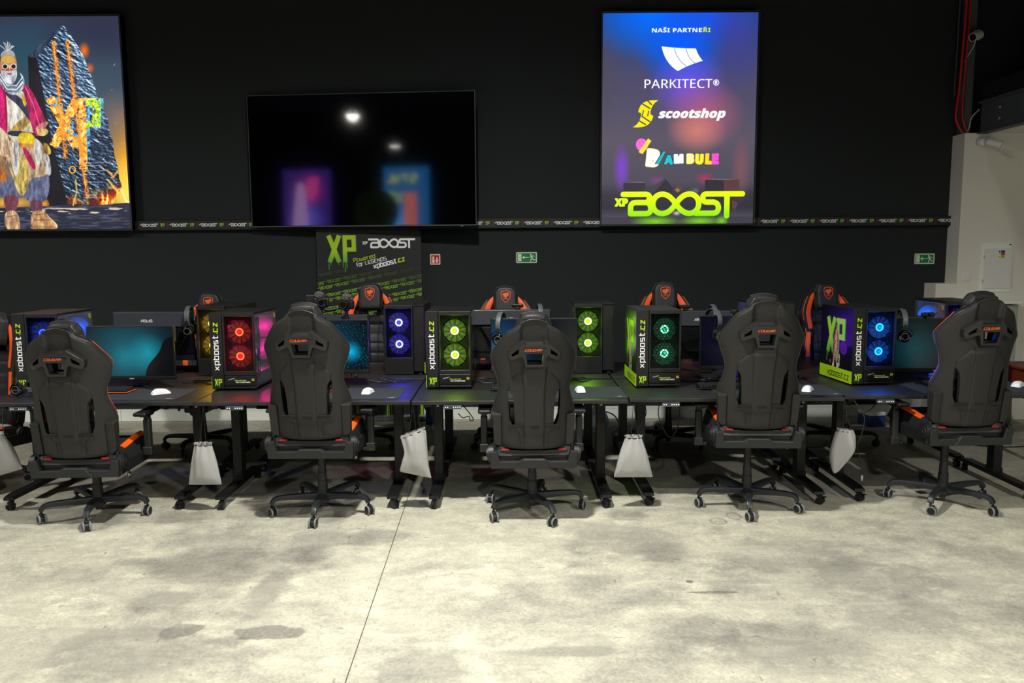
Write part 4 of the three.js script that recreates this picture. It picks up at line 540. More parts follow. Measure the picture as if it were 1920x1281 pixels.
// ============================================================ headsets, webcams, small cameras
const HS = (() => {
  const G = {}; const arc = []; for (let i = 0; i <= 14; i++) { const a = -0.12 * PI + 1.24 * PI * i / 14; arc.push([0, -0.075 + 0.085 * Math.sin(a), 0.098 * Math.cos(a)]); }
  G.band = sweep(arc, () => [0.017, 0.005], 40, 8, V(1, 0, 0)).clone(); G.band = sweep(arc, () => [0.005, 0.017], 40, 8, V(1, 0, 0));
  const cup = (s) => lathe([[0, 0.0], [0.03, 0.0], [0.041, 0.006], [0.043, 0.016], [0.038, 0.026], [0, 0.026]], 26).rotateX(s > 0 ? PI / 2 : -PI / 2).translate(0, -0.175, s * 0.074);
  G.cups = [cup(1), cup(-1)]; const pd = (s) => new THREE.TorusGeometry(0.03, 0.013, 8, 24).translate(0, -0.175, s * 0.071); G.pads = [pd(1), pd(-1)];
  G.yokes = [1, -1].map((s) => merge(tube([[-0.045, -0.175, s * 0.089], [-0.047, -0.14, s * 0.093], [0, -0.11, s * 0.096], [0.047, -0.14, s * 0.093], [0.045, -0.175, s * 0.089]], 0.004, 24, 6), box(0.024, 0.05, 0.008, 0, -0.105, s * 0.096, 0.003)));
  G.ring = new THREE.TorusGeometry(0.024, 0.0025, 6, 28).translate(0, -0.175, 0.1005); G.mic = tube([[-0.035, -0.17, 0.089], [-0.05, -0.12, 0.104], [-0.045, -0.05, 0.112]], 0.0028, 16, 6); return G;
})();
function headset(label, x, y, z, turn, mic) {
  const t = thing('headset', label, 'headset', [x, y, z], turn, 'headsets'); part('headband', HS.band, M.headband, t);
  for (const i of [0, 1]) { const c = part('ear_cup', HS.cups[i], M.blackGloss, t); part('ear_pad', HS.pads[i], M.rubber, c); part('yoke', HS.yokes[i], M.black, c); if (i === 0) { part('ring', HS.ring, M.steel, c); if (mic) part('microphone', HS.mic, M.black, c); } }
  return t;
}
headset('grey and black headset hung on the monitor back at the left', -2.51, 1.246, -6.185, 8 * D, false);
headset('grey headset with a thin microphone on the blue middle monitor', -0.075, 1.228, -5.615, -14 * D, true);
headset('grey headset on the left corner of the navy monitor with a magenta spot', 1.427, 1.245, -5.63, 16 * D, true);
headset('dark headset on the monitor back beside the teal-lit printed computer', 1.56, 1.232, -6.184, 3 * D, false);
headset('black glossy headset on the left corner of the rightmost monitor', 2.765, 1.232, -5.63, -10 * D, false);
headset('headset on the monitor back above the middle front chair', 0.215, 1.246, -6.185, 5 * D, false);
headset('headset lying on the leftmost front desk beside its computer', -3.125, DH + 0.0525, -5.318, 0, false).rotation.set(0, 0, -PI / 2);
const webcam = (label, x, y, z, turn) => { const t = thing('webcam', label, 'webcam', [x, y, z], turn, 'webcams'); part('body', box(0.092, 0.03, 0.03, 0, 0.022, 0, 0.01), M.black, t); part('lens', merge(cylZ(0.01, 0.006, 0, 0.022, 0.016, 18), cylZ(0.003, 0.004, 0.03, 0.022, 0.016, 10)), M.blackGloss, t); part('clip', merge(box(0.034, 0.01, 0.05, 0, 0.004, -0.008, 0.003), box(0.034, 0.07, 0.008, 0, -0.028, -0.034, 0.003), box(0.034, 0.018, 0.006, 0, -0.006, 0.017, 0.002)), M.black, t); return t; };
webcam('webcam clipped on the monitor back above the middle front chair', 0.045, 1.222, -6.2225, PI);
webcam('webcam clipped on the monitor back behind the teal-lit computer', 1.36, 1.206, -6.2225, PI);
webcam('webcam on the navy monitor beside the violet-lit computer', 1.585, 1.216, -5.592, 0);
webcam('webcam on the rightmost dark teal monitor', 2.93, 1.185, -5.592, 0);
function camcorder(label, x, y, z, turn, sideMic) {
  const t = thing('vlog_camera', label, 'camera', [x, DH, z], turn, 'small cameras over the second desk'), h = y - DH;
  part('body', merge(box(0.115, 0.07, 0.04, 0, h, 0, 0.008), box(0.03, 0.06, 0.05, 0.045, h, 0.006, 0.01)), M.black, t);
  const l = part('lens', merge(cylZ(0.028, 0.04, -0.008, h, 0.035, 28), new THREE.TorusGeometry(0.027, 0.003, 8, 28).translate(-0.008, h, 0.056)), M.black, t); part('glass', cylZ(0.02, 0.003, -0.008, h, 0.054, 24), M.blackGloss, l);
  const w = new THREE.IcosahedronGeometry(0.034, 4); { const a = w.attributes.position; for (let i = 0; i < a.count; i++) { const k = 0.85 + 0.35 * noise(a.getX(i) * 900 + 50, a.getY(i) * 900 + a.getZ(i) * 700 + 50); a.setXYZ(i, a.getX(i) * k * 1.1, a.getY(i) * k * 0.8, a.getZ(i) * k); } w.computeVertexNormals(); }
  part('furry_windshield', w.translate(sideMic ? -0.01 : 0.002, h + 0.055, 0), M.fur, t);
  part('grip', merge(cyl(0.013, 0.016, 0.14, 0.0, h - 0.105, 0, 16), box(0.04, 0.02, 0.04, 0, h - 0.04, 0, 0.006), cyl(0.012, 0.012, 0.3, 0, h - 0.32, 0, 12)), M.black, t);
  for (let k = 0; k < 3; k++) { const a = k * 2.094 + 0.5; part('tripod_leg', sweep([[0, h - 0.46 + 0.0, 0], [0.05 * Math.cos(a), (h - 0.46) * 0.5, 0.05 * Math.sin(a)], [0.09 * Math.cos(a), 0.006, 0.09 * Math.sin(a)]], () => [0.006, 0.006], 8, 8), M.black, t); }
  if (sideMic) part('screen_arm', merge(box(0.07, 0.075, 0.02, -0.075, h + 0.02, -0.01, 0.006), tube([[0, h - 0.04, 0], [0.05, h - 0.06, 0.02], [0.11, h - 0.05, 0.02]], 0.012, 14, 8)), M.black, t);
  return t;
}
camcorder('small black camera with furry windshield, left one above the second desk', -1.44, 1.293, -6.0, 25 * D, true);
camcorder('small black camera with round lens and furry windshield before the roll-up banner', -1.248, 1.275, -6.0, -6 * D, false);

// ============================================================ drawstring bags hung between the desks
function bagGeo(rows, gather, seedShift, nu = 48) {     // rows: [y, centre x, half width, half depth, skew]
  const f = (u, v) => { const k = v * (rows.length - 1), i = Math.min(rows.length - 2, Math.floor(k)), t = k - i, R = (n, j) => rows[cl(n, 0, rows.length - 1)][j], m = (j) => { const p0 = R(i - 1, j), p1 = R(i, j), p2 = R(i + 1, j), p3 = R(i + 2, j); return p1 + 0.5 * t * (p2 - p0 + t * (2 * p0 - 5 * p1 + 4 * p2 - p3 + t * (3 * (p1 - p2) + p3 - p0))); }, a = u * 2 * PI, c = Math.cos(a), s = Math.sin(a), neck = sm(1 - v, 0.35, 0.98) * gather;
    const fold = 1 + neck * 0.30 * Math.sin(a * 9 + seedShift) + 0.26 * (noise(c * 3 + 9 + seedShift, s * 3 + v * 5) - 0.5), fold2 = 0.18 * Math.sin(a * 3 + seedShift + v * 3) * sm(v, 0.1, 0.5); return [m(1) + c * m(2) * (1 + neck * 0.05 * Math.sin(a * 9 + seedShift)), m(0) + m(4) * c, Math.sign(s) * Math.pow(Math.abs(s), 0.75) * m(3) * (fold + fold2)]; };
  const nv = 40, pos = [], uv = [], idx = []; for (let j = 0; j <= nv; j++) for (let i = 0; i <= nu; i++) { pos.push(...f(i / nu, j / nv)); uv.push(i / nu * 0.5, j / nv * 0.3); }
  for (let j = 0; j < nv; j++) for (let i = 0; i < nu; i++) { const a = j * (nu + 1) + i; idx.push(a, a + 1, a + nu + 1, a + 1, a + nu + 2, a + nu + 1); }
  const g = new THREE.BufferGeometry(); g.setAttribute('position', new THREE.Float32BufferAttribute(pos, 3)); g.setAttribute('uv', new THREE.Float32BufferAttribute(uv, 2)); g.setIndex(idx); g.computeVertexNormals(); return g;
}
const TRI = (w, h, n = 0.05, cx = 0) => [[h, cx, n * 1.12, 0.026, 0], [h - 0.014, cx, n * 1.02, 0.024, 0], [h - 0.03, cx, n * 1.1, 0.03, 0], [h * 0.55, cx, n + (w - n) * 0.52, 0.042, 0], [h * 0.2, cx, n + (w - n) * 0.85, 0.034, 0], [0.012, cx, w, 0.012, 0], [0, cx, w, 0.002, 0]];
[['light grey drawstring bag cut by the left picture edge', [-3.275, 0.262, -5.0], TRI(0.122, 0.275, 0.04, 0).map((r, i) => [r[0] - 0 * i, r[1], r[2], r[3], r[4] + 0.02 * (i > 2 ? 1 : 0)]), M.bag, 0.4, 0.12],
 ['light grey drawstring bag at the leg gap left of the red-fan computer', [-1.985, 0.184, -5.0], TRI(0.105, 0.277, 0.052), M.bag, 1.3, 0],
 ['light grey drawstring bag hanging askew with an open top, below the violet light', [-0.635, 0.24, -5.0], [[0.285, -0.005, 0.078, 0.03, 0.03], [0.27, -0.005, 0.078, 0.032, 0.03], [0.25, 0, 0.08, 0.034, 0.02], [0.16, 0.012, 0.075, 0.04, 0.01], [0.08, 0.008, 0.085, 0.036, -0.01], [0.015, 0.008, 0.099, 0.014, -0.022], [0, 0.01, 0.099, 0.003, -0.022]], M.bag, 2.2, 0],
 ['light grey drawstring bag with a wide flat hem below the printed teal computer', [0.776, 0.216, -5.0], TRI(0.124, 0.275, 0.052), M.bag, 3.4, 0],
 ['light grey bag hanging by a corner, pointed foot, below the blue-lit computer', [2.12, 0.232, -5.03], [[0.285, 0.022, 0.052, 0.028, -0.006], [0.27, 0.024, 0.055, 0.03, -0.006], [0.24, 0.022, 0.066, 0.034, -0.004], [0.15, 0.012, 0.078, 0.04, 0.006], [0.09, 0.0, 0.065, 0.036, 0.016], [0.03, -0.014, 0.036, 0.018, 0.018], [0, -0.022, 0.014, 0.006, 0.008]], M.bag, 4.1, 0],
].forEach(([l, p, rows, m, sh, tilt], i) => {
  const t = thing('drawstring_bag', l, 'bag', p, 0, 'grey drawstring bags'); const b = part('cloth', bagGeo(rows, i === 4 ? 0.35 : 1, sh), m, t); b.rotation.z = tilt; const h = rows[0][0], cx = rows[0][1];
  part('cord', merge(tube([[cx - 0.02, h - 0.01, 0.02], [cx - 0.012, h + 0.06, 0.0], [cx, 0.692 - p[1], -0.03]], 0.0022, 20, 5), tube([[cx + 0.03, h - 0.01, 0.015], [cx + 0.015, h + 0.07, 0.0], [cx + 0.004, 0.692 - p[1], -0.03]], 0.0022, 20, 5), tube(Array.from({ length: 18 }, (_, k) => [cx + Math.cos(k / 18 * 2 * PI) * rows[1][2] * 1.02, h - 0.014 + rows[1][4] * Math.cos(k / 18 * 2 * PI), Math.sin(k / 18 * 2 * PI) * 0.028]), 0.0025, 60, 5, true)), M.cable, t);
});
[['dark grey cloth bag hanging under the back desk behind the second front chair', [-2.045, 0.375, -6.52], TRI(0.085, 0.27, 0.045), 1], ['dark grey bag with a pointed foot under the back desk left of the middle', [-0.66, 0.31, -6.52], [[0.34, 0, 0.06, 0.03, 0], [0.3, 0, 0.07, 0.034, 0], [0.2, 0, 0.08, 0.04, 0], [0.1, 0, 0.075, 0.03, 0.03], [0, 0, 0.02, 0.006, 0.0]], 2]].forEach(([l, p, rows, sh]) => {
  const t = thing('drawstring_bag', l, 'bag', p, 0, 'dark bags under the back desks'); part('cloth', bagGeo(rows, 1, sh, 32), M.bagDark, t); part('cord', tube([[0, rows[0][0] - 0.01, 0], [0.01, rows[0][0] + 0.03, 0], [0, 0.692 - p[1], 0]], 0.003, 10, 5), M.cable, t);
});

// ============================================================ cables
const cable = (label, pts, r = 0.0035, m = M.cable, n = 48) => solo('cable', tube(pts, r, n, 6), m, label, 'cable');
cable('black cable hanging under the left end of the leftmost desk', [[-3.30, 0.691, -5.12], [-3.12, 0.665, -5.06], [-3.1, 0.58, -5.05], [-3.04, 0.575, -5.08], [-2.93, 0.60, -5.12], [-2.85, 0.691, -5.3]]);
cable('thin black cable hanging beside the leg under the red-fan computer', [[-1.55, 0.691, -5.3], [-1.56, 0.62, -5.3], [-1.62, 0.55, -5.3], [-1.64, 0.50, -5.3]]);
cable('black cable looping from the desk down behind the second front chair', [[-0.86, 0.690, -5.60], [-0.90, 0.58, -5.6], [-0.95, 0.52, -5.61], [-1.1, 0.45, -5.64], [-1.2, 0.44, -5.66]]);
cable('black looped cable right of the lime-lit computer under its desk', [[-0.36, 0.691, -5.2], [-0.30, 0.62, -5.2], [-0.26, 0.56, -5.2], [-0.28, 0.55, -5.2], [-0.29, 0.58, -5.2], [-0.33, 0.57, -5.2], [-0.36, 0.60, -5.2]]);
cable('black cable loops under the panel of the teal-lit computer desk', [[0.98, 0.691, -5.2], [0.97, 0.58, -5.2], [1.02, 0.46, -5.22], [1.07, 0.42, -5.25], [1.12, 0.5, -5.28], [1.13, 0.690, -5.29]]);
cable('thin cable beside the grey bag below the printed teal computer', [[0.86, 0.690, -5.10], [0.87, 0.6, -5.11], [0.82, 0.49, -5.12], [0.80, 0.40, -5.13], [0.82, 0.2, -5.17]]);
part('plug', merge(box(0.014, 0.03, 0.01, 2.26, 0.2, -5.02, 0.003), pbox(0.008, 0.012, 0.004, 2.26, 0.182, -5.02)), M.silver, cable('long black lead hanging past the pointed grey bag', [[2.23, 0.690, -5.13], [2.265, 0.6, -5.04], [2.245, 0.48, -5.02], [2.22, 0.40, -5.02], [2.25, 0.3, -5.02], [2.26, 0.215, -5.02]]));
cable('thin cable sagging under the rightmost desk to the chair', [[2.18, 0.690, -5.2], [2.2, 0.62, -5.19], [2.29, 0.585, -5.19], [2.38, 0.61, -5.2], [2.44, 0.690, -5.22]]);
for (const [l, a] of [['cables tangled behind the lime-lit computer', [-0.09, -5.70]], ['cables tangled beside the middle monitor foot', [0.42, -5.75]], ['cables tangled left of the navy monitor', [1.37, -5.72]], ['cables behind the second monitor foot', [-0.92, -5.74]], ['cables beside the leftmost monitor foot', [-2.25, -5.75]]])
  for (let k = 0; k < 3; k++) { const p = []; for (let i = 0; i < 7; i++) p.push([a[0] + (i - 3) * 0.05 + rr(-0.03, 0.03), DH + 0.0045 + 0.0095 * k, cl(a[1] + rr(-0.09, 0.07), -5.79, -5.4)]); cable(['lowest of the three black ', 'middle one of the three black ', 'topmost of the three black '][k] + l, p, 0.0032, k === 1 ? M.steel : M.cable); }

// ============================================================ light boxes, screen, banner and signs on the dark wall
const P = (c, col, pts) => { c.fillStyle = col; c.beginPath(); pts.forEach(([x, y], i) => i ? c.lineTo(x, y) : c.moveTo(x, y)); c.closePath(); c.fill(); };
const S = (c, col, w, pts) => { c.strokeStyle = col; c.lineWidth = w; c.lineCap = 'round'; c.lineJoin = 'round'; c.beginPath(); pts.forEach(([x, y], i) => i ? c.lineTo(x, y) : c.moveTo(x, y)); c.stroke(); };
const fillIn = (c, pts) => { c.beginPath(); pts.forEach(([x, y], i) => i ? c.lineTo(x, y) : c.moveTo(x, y)); c.closePath(); c.clip(); };
const softGlow = (c, x, y, rx, ry, rgb, a, rot = 0) => { c.save(); c.translate(x, y); c.rotate(rot); c.scale(rx, ry); const g = c.createRadialGradient(0, 0, 0, 0, 0, 1); g.addColorStop(0, `rgba(${rgb},${a})`); g.addColorStop(0.45, `rgba(${rgb},${a * 0.62})`); g.addColorStop(1, `rgba(${rgb},0)`); c.fillStyle = g; c.fillRect(-1, -1, 2, 2); c.restore(); };
// picture of the left light box: a bearded fighter in a red cloak by a rune stone that glows with embers
const heroTex = canvasTex(800, 1073, (c, w, h) => {
  const a = w / 287, d = h / 404, e = 0.171 * w + 13.8 * a, f = -28 * d, setT = (k) => k.setTransform(a, 0, -0.06 * a, d, e, f);
  const mix = (s, t) => { const k = cl(t, 0, 0.9999) * (s.length - 1), i = Math.floor(k), q = k - i; return s[i].map((v, j) => v + (s[i + 1][j] - v) * q); };
  const layer = (draw, shade, blur) => {      // draws on a sheet of its own, lets shade(x, y, colour) rework each dot, lays it over the picture
    const k = document.createElement('canvas'); k.width = w; k.height = h; const x = k.getContext('2d'); setT(x); if (blur) x.filter = `blur(${blur}px)`; draw(x);
    if (shade) { const im = x.getImageData(0, 0, w, h), p = im.data; for (let j = 0; j < h; j++) for (let i = 0; i < w; i++) { const o = (j * w + i) * 4; if (!p[o + 3]) continue; const Y = (j - f) / d, X = (i - e) / a + 0.06 * Y, q = shade(X, Y, [p[o], p[o + 1], p[o + 2]]); p[o] = cl(q[0], 0, 255); p[o + 1] = cl(q[1], 0, 255); p[o + 2] = cl(q[2], 0, 255); if (q.length > 3) p[o + 3] = cl(q[3], 0, 255); } x.putImageData(im, 0, 0); }
    c.setTransform(1, 0, 0, 1, 0, 0); c.drawImage(k, 0, 0); setT(c);
  };
  const g = c.createLinearGradient(0, 0, 0, h); g.addColorStop(0, '#33384e'); g.addColorStop(0.3, '#34485a'); g.addColorStop(0.6, '#4a525c'); g.addColorStop(0.78, '#8a7052'); g.addColorStop(0.86, '#2a2430'); g.addColorStop(1, '#1d2233'); c.fillStyle = g; c.fillRect(0, 0, w, h); setT(c);
  softGlow(c, 50, 110, 110, 90, '34,74,92', 0.8); softGlow(c, 190, 60, 120, 60, '44,48,70', 0.9); softGlow(c, 244, 320, 60, 130, '255,170,30', 1); softGlow(c, 246, 365, 56, 80, '255,228,90', 1); softGlow(c, 222, 220, 50, 60, '150,112,92', 0.6); softGlow(c, 162, 92, 12, 18, '255,110,20', 1); softGlow(c, 172, 125, 10, 12, '255,100,20', 0.9); softGlow(c, 20, 380, 80, 18, '255,190,70', 1); softGlow(c, 86, 383, 12, 12, '255,150,40', 1);
  layer((k) => P(k, '#1c2030', [[-80, 393], [300, 380], [300, 440], [-80, 440]]), (x, y) => { const n = fbm(x * 0.05 + 9, y * 0.35, 4), s = sm(n, 0.52, 0.62) * sm(y, 386, 394); return mix([[14, 15, 24], [36, 40, 58], [84, 86, 104], [214, 196, 170]], 0.2 + 0.35 * n + s * (y < 402 ? 0.6 : 0.15)); });
  const side = [[58, 102], [74, 104], [84, 150], [91, 205], [101, 262], [113, 310], [130, 384], [96, 386], [70, 300], [60, 200]], face = [[74, 104], [100, 74], [124, 44], [142, 70], [158, 95], [167, 118], [176, 142], [190, 185], [197, 200], [206, 222], [209, 246], [215, 262], [218, 290], [226, 318], [227, 334], [234, 352], [224, 362], [215, 384], [180, 386], [150, 383], [130, 384], [120, 340], [113, 310], [106, 285], [98, 240], [91, 205], [89, 186], [82, 150]];
  layer((k) => { P(k, '#15131c', side); P(k, '#2a3040', [[58, 102], [118, 45], [124, 44], [74, 105]]); }, (x, y, q) => q.map((v) => v * (0.5 + fbm(x * 0.2, y * 0.1, 3) * (y < 104 ? 1.6 : 0.9))));
  const H = (x, y) => { const u = x * 0.86 + y * 0.5, v = -x * 0.5 + y * 0.86; return fbm(u * 0.09, v * 0.2 + 7, 5) + 0.4 * Math.abs(noise(u * 0.16, v * 0.5) - 0.5); };
  layer((k) => P(k, '#fff', face), (x, y) => {
    const L = 1.5 * (H(x + 0.9, y - 0.9) - H(x - 0.9, y + 0.9)), edge = sm(x - (120 + (y - 44) * 0.42), -22, 34) * (1 - sm(y, 190, 250)), base = 0.26 + 0.18 * fbm(x * 0.03, y * 0.03 + 4, 3) + 0.34 * edge - 0.10 * sm(y, 200, 300), r = mix([[8, 12, 24], [34, 48, 72], [78, 112, 146], [176, 206, 226], [250, 253, 255]], base + L);
    const hot = sm(fbm(x * 0.05 + 3, y * 0.05, 4) * 44 + y * 0.9 + Math.max(0, x - 160) * 0.42, 346, 384), fl = Math.abs(noise(x * 0.11 + 5, y * 0.05) - 0.5) + Math.abs(noise(x * 0.3, y * 0.16) - 0.5) * 0.5, hc = mix([[36, 8, 8], [150, 36, 6], [255, 120, 14], [255, 210, 70], [255, 250, 200]], 0.15 + 0.75 * sm(0.42 - fl, 0, 0.4) + 0.3 * sm(x, 190, 226) * sm(y, 350, 380)); return r.map((v, i) => v + (hc[i] - v) * hot); });
  // mark on the stone
  const bar = (k, wd, p) => { k.lineWidth = wd; k.lineJoin = 'miter'; k.lineCap = 'butt'; k.strokeStyle = '#fff'; k.beginPath(); p.forEach(([x, y], i) => i ? k.lineTo(x, y) : k.moveTo(x, y)); k.stroke(); };
  layer((k) => { for (const [o, wd] of [[5, 15]]) { bar(k, wd, [[100 + o, 182], [148 + o, 272]]); bar(k, 13, [[162 + o, 300], [160 + o, 188], [186 + o, 188], [186 + o, 232], [162 + o, 232]]); } }, (x, y) => { const n = fbm(x * 0.2, y * 0.2 + 60, 4); return [...mix([[20, 60, 130], [40, 150, 215], [150, 225, 250]], n * 1.4 - 0.2), 255 * sm(n, 0.36, 0.52)]; });
  layer((k) => { bar(k, 17, [[98, 180], [148, 274]]); bar(k, 17, [[150, 180], [104, 272]]); bar(k, 15, [[160, 316], [158, 188], [185, 188], [185, 230], [160, 230]]); }, (x, y) => { const n = fbm(x * 0.16, y * 0.16 + 20, 4), m = fbm(x * 0.5 + 30, y * 0.5, 3), q = x > 166 && y < 240 ? mix([[40, 90, 20], [120, 200, 20], [225, 240, 40], [255, 255, 170]], m * 1.5 - 0.2) : mix([[110, 18, 8], [225, 70, 14], [255, 150, 30], [255, 220, 90], [255, 250, 210], [180, 200, 30]], n * 0.9 + m * 0.6 - 0.3); return [...q, 255 * sm(n + 0.2 * m, 0.40, 0.50)]; });
  // glowing runes in two rows
  const runes = []; for (const [x0, y0, x1, y1, n] of [[107, 78, 128, 300, 23], [132, 76, 168, 378, 30]]) for (let i = 0; i < n; i++) { const t = i / n, x = x0 + (x1 - x0) * t, y = y0 + (y1 - y0) * t, q = () => [x + rr(-4.5, 4.5), y + rr(-4.5, 4.5)], s = i % 4; if (s === 0) { const l = []; for (let k = 0; k <= 8; k++) l.push([x + 3.4 * Math.cos(k * 0.8), y + 3.8 * Math.sin(k * 0.8)]); runes.push(l); } else runes.push([[x - 4, y - 4], [x + rr(-1, 4), y + rr(-1, 1)], q()], [q(), q()], [[x - 1, y - 5], [x - 1, y + 5]]); }
  layer((k) => runes.forEach((l) => S(k, 'rgba(255,110,10,0.9)', 2.4, l)), null, 5); layer((k) => runes.forEach((l, i) => S(k, i % 3 ? '#ffa024' : '#ffd460', 1.05, l)));
  c.strokeStyle = '#ffb42a'; c.lineWidth = 2.2; c.beginPath(); c.ellipse(139, 317, 5.5, 6.5, 0, 0, 7); c.stroke();
  layer((k) => { S(k, '#ffb030', 3, [[226, 318], [216, 332], [204, 318]]); S(k, '#ffd050', 3, [[205, 336], [222, 358], [234, 352]]); S(k, '#ffd860', 2.4, [[140, 386], [147, 360], [145, 336]]); S(k, '#fff4c0', 3, [[232, 356], [240, 378], [250, 382]]); }, null, 2.5);
  for (const [y, l] of [[297, 20], [304, 40], [309, 32], [319, 42], [326, 26], [341, 38], [366, 22], [371, 18]]) for (let x = 160; x < 160 + l; x += 2.4) S(c, 'rgba(235,240,245,0.85)', 0.8, [[x, y - rnd()], [x + rr(0.5, 1.7), y + rnd()]]);
  for (let i = 0; i < 30; i++) softGlow(c, rr(190, 262), rr(90, 330), 1.3, 1.3, '255,190,90', 1);
  // the fighter
  const fold = (x, y) => { const n = fbm(x * 0.24 + 11, y * 0.075, 4), m = fbm(x * 0.7, y * 0.55 + 20, 3), r = Math.abs(noise(x * 0.3 + 3, y * 0.085) - 0.5); return 0.40 + 0.95 * n * (0.6 + 0.7 * m) + 0.14 * sm(0.12 - r, 0, 0.12) - 0.16 * sm(m, 0.52, 0.7); };
  layer((k) => {
    const C = (col, pts) => { k.fillStyle = col; k.beginPath(); const n = pts.length; pts.forEach((p, i) => { const q = pts[(i + 1) % n], m = [(p[0] + q[0]) / 2, (p[1] + q[1]) / 2]; i ? k.quadraticCurveTo(p[0], p[1], m[0], m[1]) : k.moveTo(m[0], m[1]); }); const q = pts[0], m = [(q[0] + pts[1][0]) / 2, (q[1] + pts[1][1]) / 2]; k.quadraticCurveTo(q[0], q[1], m[0], m[1]); k.fill(); };
    C('#6b7088', [[-14, 326], [20, 322], [46, 344], [54, 362], [40, 374], [8, 372], [-14, 364]]); C('#6a7088', [[46, 326], [60, 306], [90, 298], [97, 340], [93, 370], [76, 386], [54, 376], [42, 366]]);
    C('#8d4c50', [[6, 364], [40, 364], [33, 400], [12, 400]]); C('#7d4a5a', [[55, 376], [82, 374], [82, 400], [63, 400]]); C('#e6b47c', [[8, 396], [34, 394], [40, 422], [38, 436], [12, 436]]); C('#e9b070', [[60, 396], [84, 394], [98, 412], [112, 424], [108, 434], [58, 432]]); C('#b98a52', [[60, 424], [110, 426], [108, 434], [58, 433]]);
    C('#c9aa7c', [[14, 250], [80, 250], [98, 316], [88, 330], [58, 332], [52, 366], [20, 328]]); C('#dcbc58', [[32, 296], [54, 284], [57, 350], [42, 374], [24, 330]]); C('#f0ece0', [[24, 258], [40, 258], [38, 330], [26, 326]]); C('#c81c5c', [[42, 270], [54, 274], [74, 316], [62, 316]]); C('#ece4d6', [[66, 254], [80, 262], [82, 306], [70, 308]]); C('#d6d2cc', [[84, 286], [95, 284], [101, 328], [90, 328]]);
    C('#e9dcac', [[12, 162], [50, 162], [64, 205], [70, 262], [16, 264], [18, 200]]); C('#fff8da', [[20, 176], [42, 186], [48, 240], [20, 244]]); C('#caa04c', [[20, 238], [68, 202], [72, 218], [28, 256]]); C('#3a3950', [[14, 160], [52, 184], [70, 224], [62, 228], [40, 194], [14, 174]]); C('#ffc928', [[43, 168], [56, 188], [50, 200]]);
    C('#c21a56', [[-34, 146], [2, 134], [16, 152], [20, 250], [8, 282], [-34, 305]]); C('#f01e72', [[-24, 150], [6, 142], [14, 170], [12, 246], [-4, 276], [-24, 268]]); C('#cc1e5c', [[44, 148], [62, 160], [78, 195], [94, 230], [84, 250], [70, 254], [64, 236], [56, 196]]); C('#e09070', [[70, 234], [94, 222], [94, 232], [72, 246]]);
    C('#2c2e3e', [[18, 240], [72, 246], [72, 254], [18, 252]]); C('#f4c61e', [[38, 243], [70, 247], [68, 272], [38, 268]]); C('#cc8f3c', [[38, 264], [68, 268], [66, 276], [40, 272]]); C('#edc870', [[72, 238], [96, 238], [92, 252], [74, 252]]); C('#e9be3c', [[82, 268], [92, 264], [101, 284], [94, 290]]);
    C('#b98c58', [[-16, 256], [12, 260], [18, 238], [24, 284], [4, 334], [-18, 340]]); C('#f0cca0', [[-8, 232], [10, 236], [22, 262], [28, 284], [16, 294], [-4, 284]]); C('#b06c2c', [[-18, 314], [18, 312], [18, 340], [-14, 346]]);
    C('#e4a468', [[6, 110], [12, 94], [30, 92], [37, 108], [38, 128], [30, 144], [16, 146], [6, 134]]); C('#ffca50', [[10, 100], [32, 100], [36, 114], [8, 114]]); C('#bfc4c8', [[6, 104], [10, 92], [22, 88], [32, 92], [36, 104], [26, 98], [14, 98]]); C('#c8483c', [[8, 123], [36, 123], [34, 134], [10, 134]]); C('#e3e7ea', [[6, 126], [18, 129], [26, 129], [38, 125], [37, 144], [27, 156], [14, 150]]);
    C('#b4bec6', [[2, 124], [12, 148], [22, 158], [36, 158], [48, 146], [40, 128], [52, 142], [50, 164], [32, 176], [14, 168], [4, 150]]);
  }, (x, y, q) => { const k = fold(x, y), face = x > 4 && x < 40 && y > 88 && y < 130; return q.map((v, i) => { const s = (face ? 0.8 + 0.2 * (k - 0.8) : k) * v; return s > 200 ? 200 + (s - 200) * 0.55 : s + (i === 2 ? 10 : 2); }); });
  for (let i = 0; i < 20; i++) { const t = rr(-1.25, 1.25), l = rr(0.55, 1); S(c, ['#8d949c', '#dfe4e8', '#b9bfc6'][i % 3], 1.1, [[19, 92], [20 + 9 * Math.sin(t), 90 - 8 * Math.cos(t)], [20 + 17 * Math.sin(t) * l, 90 - 17 * Math.cos(t) * l]]); }
  for (const x of [15.5, 31]) { c.fillStyle = '#191d2c'; c.beginPath(); c.ellipse(x, 120.5, 4.8, 4.8, 0, 0, 7); c.fill(); c.strokeStyle = '#ece6cc'; c.lineWidth = 1.3; c.stroke(); } S(c, '#e8e2c8', 1, [[20, 119.5], [26, 119.5]]); P(c, '#b83a3c', [[19, 133], [28, 133], [26.5, 136], [20.5, 136]]); S(c, '#f6c090', 1.6, [[23.4, 119], [24, 127]]);
